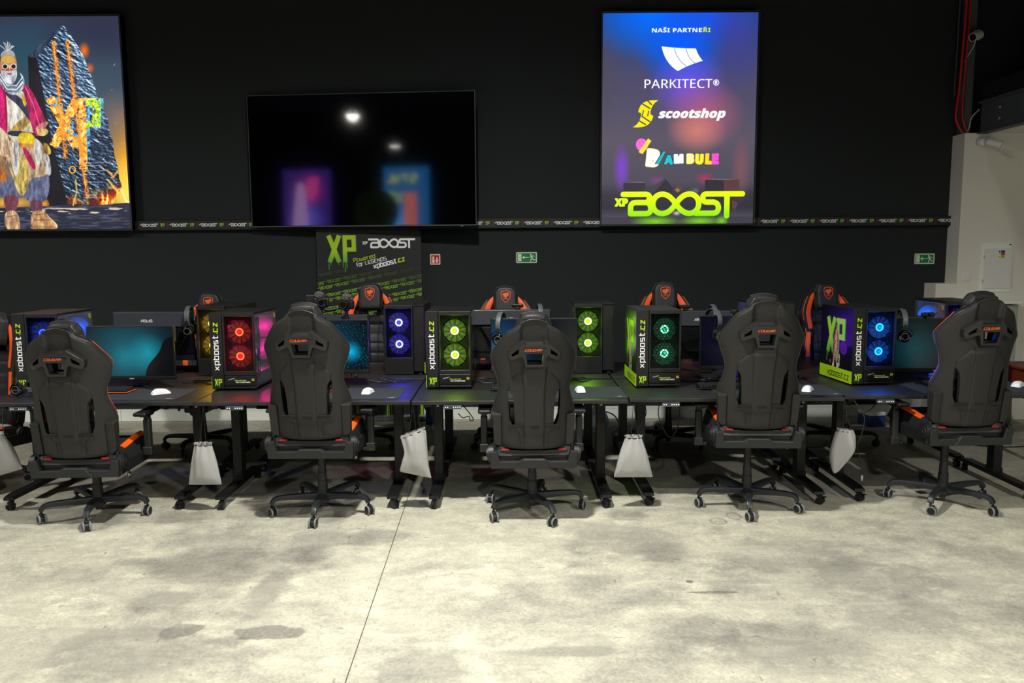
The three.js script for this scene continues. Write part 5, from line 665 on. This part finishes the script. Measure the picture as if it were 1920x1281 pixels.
  layer((k) => { for (let i = 0; i < 4; i++) S(k, i & 1 ? '#4d5866' : '#f2f6f8', 1.5, [[4 + i * 1.5, 132 + i * 6], [18, 155 + i * 4], [36, 156 + i * 4], [48, 140 + i * 5]]); S(k, '#ff6aa4', 1.4, [[52, 158], [66, 190], [80, 238]]); S(k, '#7a1038', 2, [[14, 160], [17, 240]]); for (let i = 0; i < 4; i++) S(k, '#9a5a38', 1, [[4 + i * 5, 272], [7 + i * 5, 286]]); for (let i = 0; i < 9; i++) { S(k, '#4d2c38', 0.9, [[9 + i * 0.5, 370 + i * 3.2], [36 - i * 0.4, 368 + i * 3.2]]); S(k, '#5a3040', 0.8, [[58 + i * 0.6, 379 + i * 2.2], [81, 377 + i * 2.4]]); } for (const p of [[[14, 408], [34, 404]], [[64, 404], [88, 402]], [[66, 414], [98, 414]], [[22, 300], [30, 330]], [[84, 262], [92, 300]], [[30, 262], [32, 300]]]) S(k, '#6a4426', 1.1, p); }, null, 0.8);
});
// picture of the right light box: partner marks over a dim studio with lights
const partnerTex = canvasTex(1024, 1373, (c, w, h) => {
  const g = c.createLinearGradient(0, 0, 0, h); g.addColorStop(0, '#23407e'); g.addColorStop(0.3, '#4a4766'); g.addColorStop(0.6, '#57505f'); g.addColorStop(0.8, '#4a4653'); g.addColorStop(0.86, '#33303c'); g.addColorStop(0.92, '#2c2a36'); g.addColorStop(1, '#5a5866'); c.fillStyle = g; c.fillRect(0, 0, w, h);
  c.setTransform(1024 / 842, 0, 0, 1373 / 1143, -130 * 1024 / 842, -57 * 1373 / 1143);
  softGlow(c, 130, 400, 130, 330, '74,70,86', 0.8); softGlow(c, 400, 60, 380, 260, '0,108,255', 1); softGlow(c, 560, 250, 260, 230, '0,90,255', 1); softGlow(c, 700, 60, 300, 200, '24,80,235', 0.9); softGlow(c, 600, 440, 220, 200, '110,80,230', 0.9); softGlow(c, 860, 200, 160, 300, '62,60,150', 0.7); softGlow(c, 690, 600, 230, 200, '190,90,120', 0.8); softGlow(c, 650, 690, 170, 130, '205,125,110', 0.9); softGlow(c, 240, 890, 52, 150, '124,64,205', 1); softGlow(c, 900, 900, 60, 200, '150,84,92', 0.6); softGlow(c, 700, 950, 60, 40, '190,50,90', 0.7); softGlow(c, 440, 960, 60, 30, '150,60,140', 0.6);
  // dim cubes
  for (const [col, p] of [['#34303a', [[250, 970], [370, 968], [370, 1025], [250, 1025]]], ['#6d5670', [[250, 970], [330, 964], [372, 966], [360, 972]]], ['#302c37', [[372, 1025], [480, 946], [530, 1010], [520, 1025]]], ['#3d4146', [[372, 1025], [480, 946], [488, 950], [420, 1025]]], ['#4f4350', [[535, 1010], [560, 976], [580, 1002], [556, 1026]]], ['#97703a', [[535, 1010], [552, 1000], [566, 1016], [550, 1026]]], ['#43444e', [[600, 1020], [630, 978], [680, 976], [670, 1025]]], ['#5a5d68', [[612, 1025], [650, 1002], [668, 1016], [650, 1034]]], ['#2d2931', [[702, 956], [806, 958], [806, 1025], [702, 1025]]], ['#58383a', [[806, 958], [892, 955], [892, 1025], [806, 1025]]], ['#6a6066', [[702, 956], [740, 951], [892, 954], [806, 960]]], ['#33262b', [[830, 1090], [852, 1066], [888, 1086], [868, 1130]]], ['#5d3c3a', [[852, 1066], [888, 1086], [868, 1130], [856, 1112]]]]) P(c, col, p);
  P(c, '#3c3947', [[130, 1160], [972, 1160], [972, 1200], [130, 1200]]);
  // heading
  c.fillStyle = '#f6f8fa'; c.font = 'bold 29px sans-serif'; c.textBaseline = 'alphabetic'; const head = 'NA\u0160I PARTNE\u0158I'; c.save(); c.translate(393, 159); c.scale(323 / c.measureText(head).width, 1); let x0 = 0; [...head].forEach((ch, i) => { c.fillStyle = i > 10 ? '#cfe024' : '#f4f7fa'; c.fillText(ch, x0, 0); x0 += c.measureText(ch).width; }); c.restore();
  // sail mark and its name
  c.fillStyle = '#ffffff'; c.beginPath(); c.moveTo(451, 234); c.quadraticCurveTo(550, 246, 637, 246); c.quadraticCurveTo(648, 282, 676, 312); c.quadraticCurveTo(600, 332, 541, 366); c.quadraticCurveTo(468, 322, 451, 234); c.fill(); c.strokeStyle = '#2c3e8a'; c.lineWidth = 2.5; for (const [a, b] of [[519, 588], [583, 634]]) { c.beginPath(); c.moveTo(a, 243); c.quadraticCurveTo(a + 12, 300, b, a === 519 ? 341 : 325); c.stroke(); }
  c.fillStyle = '#ffffff'; c.font = '66px sans-serif'; c.save(); c.translate(353, 457); c.scale(378 / c.measureText('PARKITECT').width, 1); c.fillText('PARKITECT', 0, 0); c.restore(); c.font = 'bold 44px sans-serif'; c.fillText('\u00ae', 733, 444);
  // crescent mark and its name
  c.save(); c.beginPath(); c.moveTo(439, 522); c.bezierCurveTo(360, 516, 335, 540, 328, 585); c.lineTo(345, 592); c.bezierCurveTo(340, 630, 325, 655, 297, 667); c.bezierCurveTo(380, 676, 405, 640, 410, 606); c.lineTo(394, 596); c.bezierCurveTo(396, 560, 412, 535, 439, 522); c.closePath(); c.fillStyle = '#f2e50a'; c.fill(); c.clip(); S(c, '#4b4767', 7, [[372, 518], [400, 545]]); S(c, '#4b4767', 7, [[345, 538], [392, 566]]); S(c, '#4b4767', 7, [[326, 628], [368, 652]]); S(c, '#4b4767', 7, [[348, 608], [396, 640]]); S(c, '#4b4767', 6, [[356, 578], [350, 606]]); S(c, '#4b4767', 6, [[385, 580], [380, 606]]); c.restore();
  c.save(); c.translate(436, 617); c.font = 'italic 900 70px sans-serif'; c.scale(366 / c.measureText('scootshop').width, 0.9); c.fillStyle = '#fffff2'; c.strokeStyle = '#fffff2'; c.lineWidth = 2; c.fillText('scootshop', 0, 0); c.strokeText('scootshop', 0, 0); c.restore();
  // bubble letters with a striped cap
  const bub = (ch, x, y, k, fill, edge, rot, ew = 10) => { c.save(); c.translate(x, y); c.rotate(rot); c.font = `900 ${k}px sans-serif`; c.lineJoin = 'round'; c.strokeStyle = edge; c.lineWidth = ew; c.strokeText(ch, 0, 0); c.strokeStyle = fill; c.lineWidth = ew * 0.55; c.strokeText(ch, 0, 0); c.fillStyle = fill; c.fillText(ch, 0, 0); c.restore(); };
  c.fillStyle = '#ff6ad8'; c.beginPath(); c.ellipse(350, 764, 32, 36, -0.5, 0, 7); c.fill(); S(c, '#a8288c', 2, [[330, 745], [352, 770]]); S(c, '#a8288c', 2, [[345, 735], [366, 762]]); P(c, '#ffe03a', [[332, 802], [384, 728], [402, 742], [354, 814]]);
  bub('B', 368, 873, 118, '#ffffff', '#f5e670', 0.1, 15); P(c, '#14b8c4', [[424, 868], [466, 798], [480, 802], [444, 872]]); S(c, '#0c1a22', 4, [[424, 868], [466, 798]]);
  bub('A', 478, 866, 62, '#18c0c8', '#0c1a22', 0.06, 13); bub('M', 528, 862, 58, '#ffffff', '#c6f2f0', -0.03); bub('B', 596, 864, 66, '#fff4a0', '#e8d83a', 0); bub('U', 644, 866, 66, '#ffe93a', '#d8c400', 0.03); bub('L', 698, 866, 70, '#ffd81a', '#e0b400', 0.04); bub('E', 736, 868, 70, '#ff4fd0', '#d030a8', -0.02);
  // the big word mark and its mirror image on the pictured floor
  const lg = c.createLinearGradient(0, 1, 0, 0); lg.addColorStop(0, '#e6ff00'); lg.addColorStop(0.45, '#d6f400'); lg.addColorStop(1, '#8fe60a');
  for (const [x, r] of [[430, 150], [680, 130], [800, 40]]) softGlow(c, x, 1186, r, 34, '120,215,20', 0.95);
  wordMark(c, 253, 1159, 137, '#3d8a10', 'rgba(0,0,0,0)', 0.2); wordMark(c, 250, 1157, 137, lg, 'rgba(0,0,0,0)', 0.22);
  c.save(); c.translate(206, 1099); c.scale(1, 1); c.font = '900 57px sans-serif'; c.fillStyle = '#1f8a86'; c.fillText('XP', 5, 1); c.fillStyle = '#d8f010'; c.strokeStyle = '#d8f010'; c.lineWidth = 5; c.fillText('XP', 0, 0); c.strokeText('XP', 0, 0); c.restore(); softGlow(c, 548, 1140, 26, 16, '240,240,250', 0.8);
});
function lightBox(label, x0, x1, y0, y1, z, turn, tex, nits, col, back = 0) {
  const w = x1 - x0, h = y1 - y0, t = thing('light_box', label, 'light box', [(x0 + x1) / 2, (y0 + y1) / 2, z], turn, 'backlit picture boxes on the hall walls'), fr = 0.012;
  part('frame', merge(pbox(w, h, 0.09, 0, 0, -0.05), box(w, fr, 0.1, 0, h / 2 - fr / 2, -0.045, 0.002), box(w, fr, 0.1, 0, -h / 2 + fr / 2, -0.045, 0.002), box(fr, h, 0.1, w / 2 - fr / 2, 0, -0.045, 0.002), box(fr, h, 0.1, -w / 2 + fr / 2, 0, -0.045, 0.002)), M.black, t);
  part('backlit_print', card(w - fr * 2, h - fr * 2, 0, 0, -0.0035), std({ color: 0x040404, roughness: 0.4, emissive: 0xffffff, emissiveMap: tex, emissiveIntensity: POSTER_NITS * (turn ? 2.4 : 1.12) }), t);
  part('edge_trim', merge(pbox(w, 0.004, 0.006, 0, h / 2, 0.004), pbox(w, 0.004, 0.006, 0, -h / 2, 0.004), pbox(0.004, h, 0.006, w / 2, 0, 0.004), pbox(0.004, h, 0.006, -w / 2, 0, 0.004)), M.steel, t);
  const l = new THREE.RectAreaLight(col, nits, w * 0.95, h * 0.95), dz = turn ? -1 : 1; l.position.set((x0 + x1) / 2, (y0 + y1) / 2, z + dz * 0.01); l.lookAt((x0 + x1) / 2, (y0 + y1) / 2, z + dz); scene.add(l);
}
lightBox('backlit picture of a bearded fighter in a red cloak beside a rune stone', -5.127, -3.647, 1.892, 3.885, -7.74, 0, heroTex, 0.22, 0xffc890);
lightBox('backlit partner poster in blue and purple with a lime word mark', 0.856, 2.336, 1.905, 3.882, -7.74, 0, partnerTex, 0.2, 0xa0a0ff);
const backTex = [0, 1].map((k) => canvasTex(384, 512, (c, w, h) => {
  c.fillStyle = k ? '#1a6aa8' : '#2a2470'; c.fillRect(0, 0, w, h); if (!k) { softGlow(c, 180, 170, 160, 150, '230,40,150', 1); softGlow(c, 200, 380, 170, 160, '110,120,255', 1); P(c, '#e84a9a', [[90, 60], [180, 60], [210, 180], [150, 250], [110, 180]]); P(c, '#c8a0d8', [[220, 100], [270, 110], [290, 220], [320, 460], [190, 460], [200, 220]]); }
  else { softGlow(c, 280, 420, 160, 160, '60,180,255', 1); P(c, '#f07850', [[110, 190], [210, 190], [220, 512], [110, 512]]); strokeText(c, 'STYL', 110, 110, 36, 0.3, { color: '#e6f000', sx: 1.4 }); strokeText(c, 'XP', 230, 260, 50, 0.3, { color: '#c0e020' }); }
}));
lightBox('far backlit poster in magenta and indigo on the hall wall behind the viewer', -12.68, -10.70, 2.2, 4.82, 14.3, PI, backTex[0], 0.2, 0xb060ff);
lightBox('far backlit poster in blue and salmon on the hall wall behind the viewer', -8.63, -6.83, 2.2, 4.82, 14.3, PI, backTex[1], 0.2, 0x60a0ff);
{ // the round green hanging sign mirrored in the black screen
  const t = thing('round_sign', 'dark green round hanging sign with a black letter, behind the viewer', 'sign', [-6.05, 2.75, 6.0], PI); part('disc', cylZ(0.62, 0.12, 0, 0, 0, 40), std({ color: 0x3a5210, roughness: 0.6 }), t); part('letter', new THREE.PlaneGeometry(0.7, 0.7).translate(0, -0.1, 0.0605), M.print(canvasTex(128, 128, (c) => { c.fillStyle = '#3a5210'; c.fillRect(0, 0, 128, 128); sprayMark(c, 20, 30, 70, '#0d1406', '#0d1406', null, false); })), t); part('wire', cyl(0.004, 0.004, TOP + 0.1 - 2.75 - 0.6, 0, (TOP + 0.1 - 2.75 + 0.6) / 2, 0, 6), M.steel, t);
}
{ // wide black screen, its right side swung a little forward on an arm
  const t = thing('television', 'very wide black glossy screen mirroring a lamp, between the two picture boxes', 'screen', [-1.41, 2.525, -7.65], -0.085), w = 2.175, h = 1.232;
  part('housing', box(w, h, 0.04, 0, 0, -0.022, 0.006), M.black, t); part('screen_glass', card(w - 0.014, h - 0.018, 0, 0.003, 0.0005), phy({ color: 0x020203, roughness: 0.05, ior: 2.1 }), t);
  part('bezel', merge(pbox(w, 0.004, 0.004, 0, h / 2 - 0.002, 0.001), pbox(0.004, h, 0.004, -w / 2 + 0.002, 0, 0.001), pbox(0.004, h, 0.004, w / 2 - 0.002, 0, 0.001), pbox(w, 0.008, 0.005, 0, -h / 2 + 0.004, 0.001)), M.steel, t);
  part('wall_arm', merge(box(0.5, 0.4, 0.03, 0, 0, -0.056, 0.004), box(0.12, 0.06, 0.11, 0.0, 0, -0.12, 0.004)), M.black, t); part('sensor', box(0.03, 0.012, 0.012, 0.95, -h / 2 - 0.004, 0, 0.003), M.steel, t);
}
// printed ledge along the dark wall
const bandTex = canvasTex(512, 160, (c, w, h) => {
  c.fillStyle = '#141718'; c.fillRect(0, 0, w, h); softGlow(c, 330, 80, 60, 80, '10,70,50', 0.8); softGlow(c, 430, 100, 40, 60, '10,80,110', 0.6); softGlow(c, 300, 60, 26, 60, '150,40,20', 0.7); softGlow(c, 500, 70, 30, 70, '120,30,16', 0.7); S(c, '#8a2a18', 5, [[488, 150], [508, 20]]); S(c, '#7a2414', 4, [[4, 140], [18, 40]]);
  wordMark(c, 50, 106, 58, '#eef0ee', '#d8dcd8', 0.21); sprayMark(c, 372, 44, 66, '#b8c818', '#4a9a28', '#1a4a3a', false);
}); bandTex.wrapS = THREE.RepeatWrapping;
{
  const t = struct('trim_1', null, null), x0 = -13.9, x1 = 4.268; part('ledge', box(x1 - x0, 0.092, 0.05, (x0 + x1) / 2, 1.933, WALL + 0.025, 0.003), M.black, t);
  const g = card(x1 - x0, 0.082, (x0 + x1) / 2, 1.935, WALL + 0.0506); const a = g.attributes.position, u = g.attributes.uv; for (let i = 0; i < a.count; i++) u.setXY(i, (a.getX(i) + 3.61) / 0.2865, u.getY(i)); part('printed_strip', g, M.print(bandTex), t);
}
const bannerTex = canvasTex(1024, 1340, (c, w, h) => {     // shown part of the roll-up: top edge at 0
  c.fillStyle = '#16191a'; c.fillRect(0, 0, w, h); const k = 1024 / 838; c.setTransform(k, 0, 0, k, -136 * k, -20 * k);
  for (let j = -4; j < 26; j++) for (let i = -4; i < 12; i++) { const X = 150 + i * 132 + j * 0, y = 420 + j * 54 - i * 27; if (y < 330 || X > 990) continue; c.save(); c.translate(X + (j & 1 ? 66 : 0), y); c.rotate(-0.16); const f = cl((y - 330) / 190, 0.16, 1); wordMark(c, 0, 0, 24, `rgba(${Math.round(62 + 70 * f)},${Math.round(86 + 100 * f)},20,${f})`, undefined, 0.18); c.restore(); }
  sprayMark(c, 222, 92, 214, '#a9cf0e', '#66b02a', '#12324a');
  wordMark(c, 552, 197, 78, '#f0f2f4', 'rgba(0,0,0,0)', 0.2); c.font = '900 34px sans-serif'; c.fillStyle = '#f0f2f4'; c.fillText('XP', 506, 165);
  strokeText(c, 'Powered', 434, 306, 21, 0.2, { color: '#b4d312', sx: 1.1, rot: -0.2, gap: 0.36 }); strokeText(c, 'for', 456, 344, 22, 0.2, { rot: -0.2, gap: 0.3 }); strokeText(c, 'LEGENDS', 527, 326, 19, 0.2, { sx: 1.1, rot: -0.2, gap: 0.36 }); strokeText(c, 'xpboost.cz', 594, 358, 26, 0.32, { color: (i) => i < 7 ? '#f0f2f4' : '#b9dc12', sx: 0.98, rot: -0.24, gap: 0.36 });
});
{
  const t = thing('roll_up_banner', 'dark roll-up banner with lime spray mark behind the back row, below the black screen', 'banner', [-1.382, 0, WALL + 0.085]); const g = gridSolid((u, v) => [(u - 0.5) * 1.012, 0.06 + 1.90 * v, -0.0005], (u, v) => [(u - 0.5) * 1.012, 0.06 + 1.90 * v, 0.0006], 1, 20, 0); const a = g.attributes.position, u = g.attributes.uv; for (let i = 0; i < a.count; i++) u.setXY(i, a.getX(i) / 1.012 + 0.5, 1 - (1.915 - a.getY(i)) / 1.324);
  part('printed_sheet', g, M.print(bannerTex), t); part('cassette', box(1.04, 0.06, 0.08, 0, 0.03, 0, 0.012), M.silver, t); part('top_rail', box(1.016, 0.016, 0.014, 0, 1.965, 0, 0.004), M.silver, t); part('pole', cyl(0.008, 0.008, 1.92, 0, 1.0, -0.02, 8), M.silver, t);
}
const exitTex = canvasTex(320, 160, (c, w, h) => {
  c.fillStyle = '#cfe0c0'; c.fillRect(0, 0, w, h); c.fillStyle = '#0c7a42'; c.fillRect(12, 12, 296, 136); c.fillStyle = '#d6f0c4'; c.fillRect(22, 20, 58, 120); S(c, '#e2f6d4', 13, [[98, 78], [176, 78]]); S(c, '#e2f6d4', 13, [[122, 56], [98, 78], [122, 100]]); c.lineCap = 'round';
  c.fillStyle = '#e2f6d4'; c.beginPath(); c.ellipse(228, 36, 13, 13, 0, 0, 7); c.fill(); S(c, '#e2f6d4', 20, [[236, 58], [250, 88]]); S(c, '#e2f6d4', 11, [[236, 56], [218, 74], [196, 76]]); S(c, '#e2f6d4', 11, [[244, 56], [272, 52], [280, 70]]); S(c, '#e2f6d4', 13, [[244, 92], [228, 112], [226, 138]]); S(c, '#e2f6d4', 13, [[252, 92], [270, 116], [298, 116]]);
});
const fireTex = canvasTex(192, 192, (c, w, h) => {
  c.fillStyle = '#ddd8c0'; c.fillRect(0, 0, w, h); c.fillStyle = '#c0141c'; c.fillRect(14, 14, 164, 164); c.fillStyle = '#f4ecd4'; c.beginPath(); c.roundRect(36, 80, 46, 88, 8); c.fill(); c.fillRect(46, 46, 26, 30); c.fillStyle = '#c0141c'; c.fillRect(46, 92, 28, 10); S(c, '#f4ecd4', 8, [[58, 50], [38, 58], [34, 76]]); S(c, '#f4ecd4', 7, [[50, 40], [78, 48]]);
  P(c, '#f4ecd4', [[112, 160], [104, 120], [120, 96], [118, 70], [140, 52], [150, 84], [158, 110], [150, 160]]); S(c, '#c0141c', 5, [[122, 150], [146, 132]]); S(c, '#c0141c', 5, [[118, 126], [150, 108]]); S(c, '#c0141c', 5, [[124, 100], [148, 84]]);
});
function sign(name, label, x, y, w, h, tex) { const t = thing(name, label, 'sign', [x, y, WALL]); part('plate', extrude((() => { const s = new THREE.Shape(), a = w / 2, b = h / 2, r = 0.01; s.moveTo(-a + r, -b); s.lineTo(a - r, -b); s.quadraticCurveTo(a, -b, a, -b + r); s.lineTo(a, b - r); s.quadraticCurveTo(a, b, a - r, b); s.lineTo(-a + r, b); s.quadraticCurveTo(-a, b, -a, b - r); s.lineTo(-a, -b + r); s.quadraticCurveTo(-a, -b, -a + r, -b); return s; })(), 0.004), std({ color: 0xc8d2b8, roughness: 0.5 }), t); part('print', card(w - 0.008, h - 0.008, 0, 0, 0.0046), M.print(tex, { roughness: 0.4 }), t); }
sign('fire_sign', 'small red square fire extinguisher sign on the dark wall', -0.748, 1.59, 0.1, 0.104, fireTex);
sign('exit_sign', 'green running man exit sign above the middle back chair', 0.148, 1.602, 0.205, 0.106, exitTex);
sign('exit_sign', 'green running man exit sign beside the white wall', 4.05, 1.566, 0.196, 0.102, exitTex);

// ============================================================ right corner
{
  const t = thing('electrical_panel', 'white flush electrical panel with a warning sticker on the white wall', 'panel', [4.63, 1.483, WZ]); part('frame', box(0.30, 0.47, 0.02, 0, 0, 0.008, 0.006), M.white, t); const d = part('door', box(0.262, 0.38, 0.01, 0, -0.012, 0.022, 0.003), M.whiteGloss, t); part('latch', box(0.012, 0.03, 0.008, 0.118, -0.02, 0.029, 0.003), M.white, d); part('hinge', merge(cyl(0.004, 0.004, 0.03, -0.131, 0.1, 0.024, 8), cyl(0.004, 0.004, 0.03, -0.131, -0.13, 0.024, 8)), M.grey, d); part('badge', box(0.026, 0.01, 0.002, 0.115, 0.215, 0.019, 0.001), M.steel, t);
  part('sticker', card(0.066, 0.078, 0.03, 0.125, 0.0275), M.print(canvasTex(96, 112, (c) => { c.fillStyle = '#e8e8ea'; c.fillRect(0, 0, 96, 112); for (const [i, a, b] of [[0, '#1d3f9a', '#24409a'], [1, '#d8d8e0', '#c84a3a'], [2, '#e8d040', '#e6c81e']]) { c.fillStyle = b; c.fillRect(40, 4 + i * 36, 54, 33); c.fillStyle = a; c.beginPath(); c.ellipse(20, 20 + i * 36, 14, 13, 0, 0, 7); c.fill(); c.fillStyle = 'rgba(20,20,30,0.6)'; for (let k = 0; k < 3; k++) c.fillRect(46, 10 + i * 36 + k * 8, 40, 3); } })), d);
  const s = thing('light_switch', 'white square wall switch left of the electrical panel', 'switch', [4.352, 1.392, WZ]); part('plate', box(0.086, 0.086, 0.012, 0, 0, 0.005, 0.008), M.whiteGloss, s); part('rocker', box(0.06, 0.06, 0.012, 0, 0, 0.010, 0.004), M.whiteGloss, s);
  const k = thing('wall_cabinet', 'grey-green metal cabinet with a pale top, low on the white wall', 'cabinet', [4.515, 0, WZ]); part('body', box(0.56, 1.13, 0.12, 0, 0.565, 0.06, 0.004), M.grey, k); part('top_board', box(0.6, 0.03, 0.16, -0.01, 1.155, 0.08, 0.006), M.white, k);
}
function bullet(label, pos, mount, aim, len, r) {     // wall camera: round foot, joint, barrel pointing along aim
  const t = thing('security_camera', label, 'camera', pos), q = (g, from, to) => { const o = new THREE.Quaternion().setFromUnitVectors(V(0, 1, 0), to.clone().sub(from).normalize()); return g.applyQuaternion(o).translate(...from.toArray()); };
  const b = V(...mount), e = V(...aim), o = V(0, 0, 0); part('foot', q(lathe([[0, 0], [r * 1.25, 0], [r * 1.25, 0.03], [r * 1.1, 0.035], [r * 1.25, 0.045], [r * 1.15, 0.06], [0, 0.062]], 28), b, o), M.whiteGloss, t); part('joint', merge(new THREE.SphereGeometry(r * 0.7, 18, 12).translate(b.x * 0.2, b.y * 0.2, b.z * 0.2), q(cyl(r * 0.45, r * 0.45, b.length() * 0.6, 0, b.length() * 0.3, 0, 14), b, o)), M.whiteGloss, t);
  const dir = e.clone().normalize(), back = dir.clone().multiplyScalar(-len * 0.2); const br = part('barrel', q(lathe([[0, 0], [r * 0.8, 0.0], [r, 0.012], [r, len], [r * 0.9, len + 0.004], [r * 0.86, len - 0.006], [0, len - 0.006]], 28), back, back.clone().add(dir)), M.whiteGloss, t); part('front_glass', q(cyl(r * 0.86, r * 0.86, 0.004, 0, len - 0.002, 0, 24), back, back.clone().add(dir)), M.blackGloss, br); return t;
}
bullet('white security camera high on the steel post, black front facing left', [4.295, 3.605, -7.56], [0.055, 0.035, -0.13], [-0.9, -0.32, 0.42], 0.115, 0.038);
bullet('white security camera under the gallery on the white wall', [4.43, 2.645, -7.53], [-0.03, 0.015, -0.11], [0.8, -0.35, 0.5], 0.13, 0.032);
const rc = (l, pts, r, m) => cable(l, pts, r, m, 80);
rc('red cable drooping from the ceiling down the corner post, outer one', [[4.262, 6.55, -7.70], [4.250, 5.2, -7.70], [4.236, 3.9, -7.69], [4.228, 3.5, -7.70], [4.222, 3.15, -7.71], [4.200, 2.97, -7.70], [4.205, 2.86, -7.70], [4.272, 2.745, -7.70]], 0.010, M.redCable);
rc('red cable drooping from the ceiling down the corner post, inner one', [[4.285, 6.55, -7.67], [4.272, 5.2, -7.67], [4.258, 3.9, -7.66], [4.252, 3.5, -7.67], [4.246, 3.15, -7.675], [4.236, 2.97, -7.66], [4.244, 2.86, -7.66], [4.300, 2.75, -7.665]], 0.008, M.redCable);
rc('thin white cable curving from the white pillar up to the steel beam', [[4.31, 2.742, -7.70], [4.33, 2.80, -7.70], [4.345, 2.89, -7.69], [4.395, 2.96, -7.66]], 0.005, M.whiteCable);
rc('thin white lead from the upper security camera into the cable run', [[4.30, 3.60, -7.62], [4.302, 3.54, -7.64], [4.27, 3.45, -7.68], [4.245, 3.40, -7.69]], 0.004, M.whiteCable);
rc('slim grey conduit beside the red cables on the dark wall', [[4.245, 6.55, -7.79], [4.236, 5, -7.79], [4.226, 3.6, -7.79], [4.220, 3.1, -7.79]], 0.006, M.steel);
// things on the floor behind the desks
{
  const b = thing('waste_bin', 'ribbed metal waste bin on the floor behind the rightmost desks', 'bin', [3.74, 0, -7.28]); part('body', (() => { const g = lathe([[0, 0.004], [0.11, 0.004], [0.115, 0.0], [0.125, 0.02], [0.135, 0.36], [0.139, 0.37], [0.131, 0.37], [0.12, 0.03], [0, 0.03]], 48); const a = g.attributes.position; for (let i = 0; i < a.count; i++) { const an = Math.atan2(a.getZ(i), a.getX(i)), k = 1 + 0.015 * Math.sin(an * 12); a.setX(i, a.getX(i) * k); a.setZ(i, a.getZ(i) * k); } g.computeVertexNormals(); return g; })(), M.silver, b);
  const x = thing('cardboard_box', 'flat blue box with a white lid edge by the wall at right', 'box', [3.42, 0, -7.45], 8 * D); part('body', box(0.16, 0.11, 0.2, 0, 0.055, 0, 0.004), M.blueBox, x); part('lid', box(0.164, 0.03, 0.204, 0, 0.122, 0, 0.004), M.white, x);
  const y = thing('cardboard_box', 'small blue box by the wall behind the dark hanging bag', 'box', [-0.77, 0, -7.66]); part('body', box(0.14, 0.13, 0.18, 0, 0.065, 0, 0.004), M.blueBox, y); part('lid', box(0.144, 0.012, 0.184, 0, 0.136, 0, 0.003), M.white, y);
  const s = thing('side_table', 'reddish brown wooden side table cut by the right picture edge', 'table', [4.35, 0, -6.3]); part('apron', box(0.62, 0.13, 0.5, 0, 0.645, 0, 0.006), M.wood, s); part('tabletop', box(0.66, 0.02, 0.54, 0, 0.72, 0, 0.004), M.wood, s); for (const [a, c] of [[-1, -1], [1, -1], [-1, 1], [1, 1]]) part('leg', box(0.045, 0.6, 0.045, a * 0.28, 0.3, c * 0.22, 0.004), M.wood, s);
  const o = thing('socket_box', 'white double socket on the duct behind the middle front chair', 'socket', [0.70, 0.165, WALL + 0.02]); part('plate', box(0.13, 0.10, 0.04, 0, 0, 0, 0.006), M.white, o); part('plug', box(0.04, 0.045, 0.05, 0.03, 0.01, 0.04, 0.008), M.black, o);
  const g = bagGeo([[0.24, 0.03, 0.035, 0.03, 0], [0.2, 0.02, 0.045, 0.04, 0], [0.14, 0.0, 0.1, 0.08, 0], [0.06, 0, 0.125, 0.1, 0], [0.015, 0, 0.11, 0.09, 0], [0.0, 0, 0.09, 0.07, 0], [0, 0, 0.002, 0.002, 0]], 1, 5, 40); solo('plastic_bag', g, M.plasticBag, 'crumpled translucent white plastic bag on the floor behind the middle desk', 'bag').position.set(0.79, 0, -7.42);
  cable('white cable from the socket down to the plastic bag', [[0.73, 0.16, -7.75], [0.71, 0.12, -7.66], [0.66, 0.07, -7.58], [0.62, 0.012, -7.42], [0.6, 0.007, -7.2]], 0.006, M.whiteCable); cable('blue cable curving round the plastic bag on the floor', [[0.69, 0.13, -7.76], [0.8, 0.11, -7.74], [0.98, 0.07, -7.68], [1.02, 0.010, -7.5], [0.97, 0.008, -7.3], [0.9, 0.008, -7.1]], 0.007, M.blueCable);
  cable('black cable lying on the floor right of the rightmost chair', [[3.72, 0.005, -6.9], [3.95, 0.005, -6.6], [4.25, 0.005, -6.55], [4.6, 0.005, -6.7], [5.0, 0.005, -6.8]], 0.005);
}

scene.traverse((o) => { if (o.isMesh) { o.castShadow = true; o.receiveShadow = true; } });
renderer.render(scene, camera);
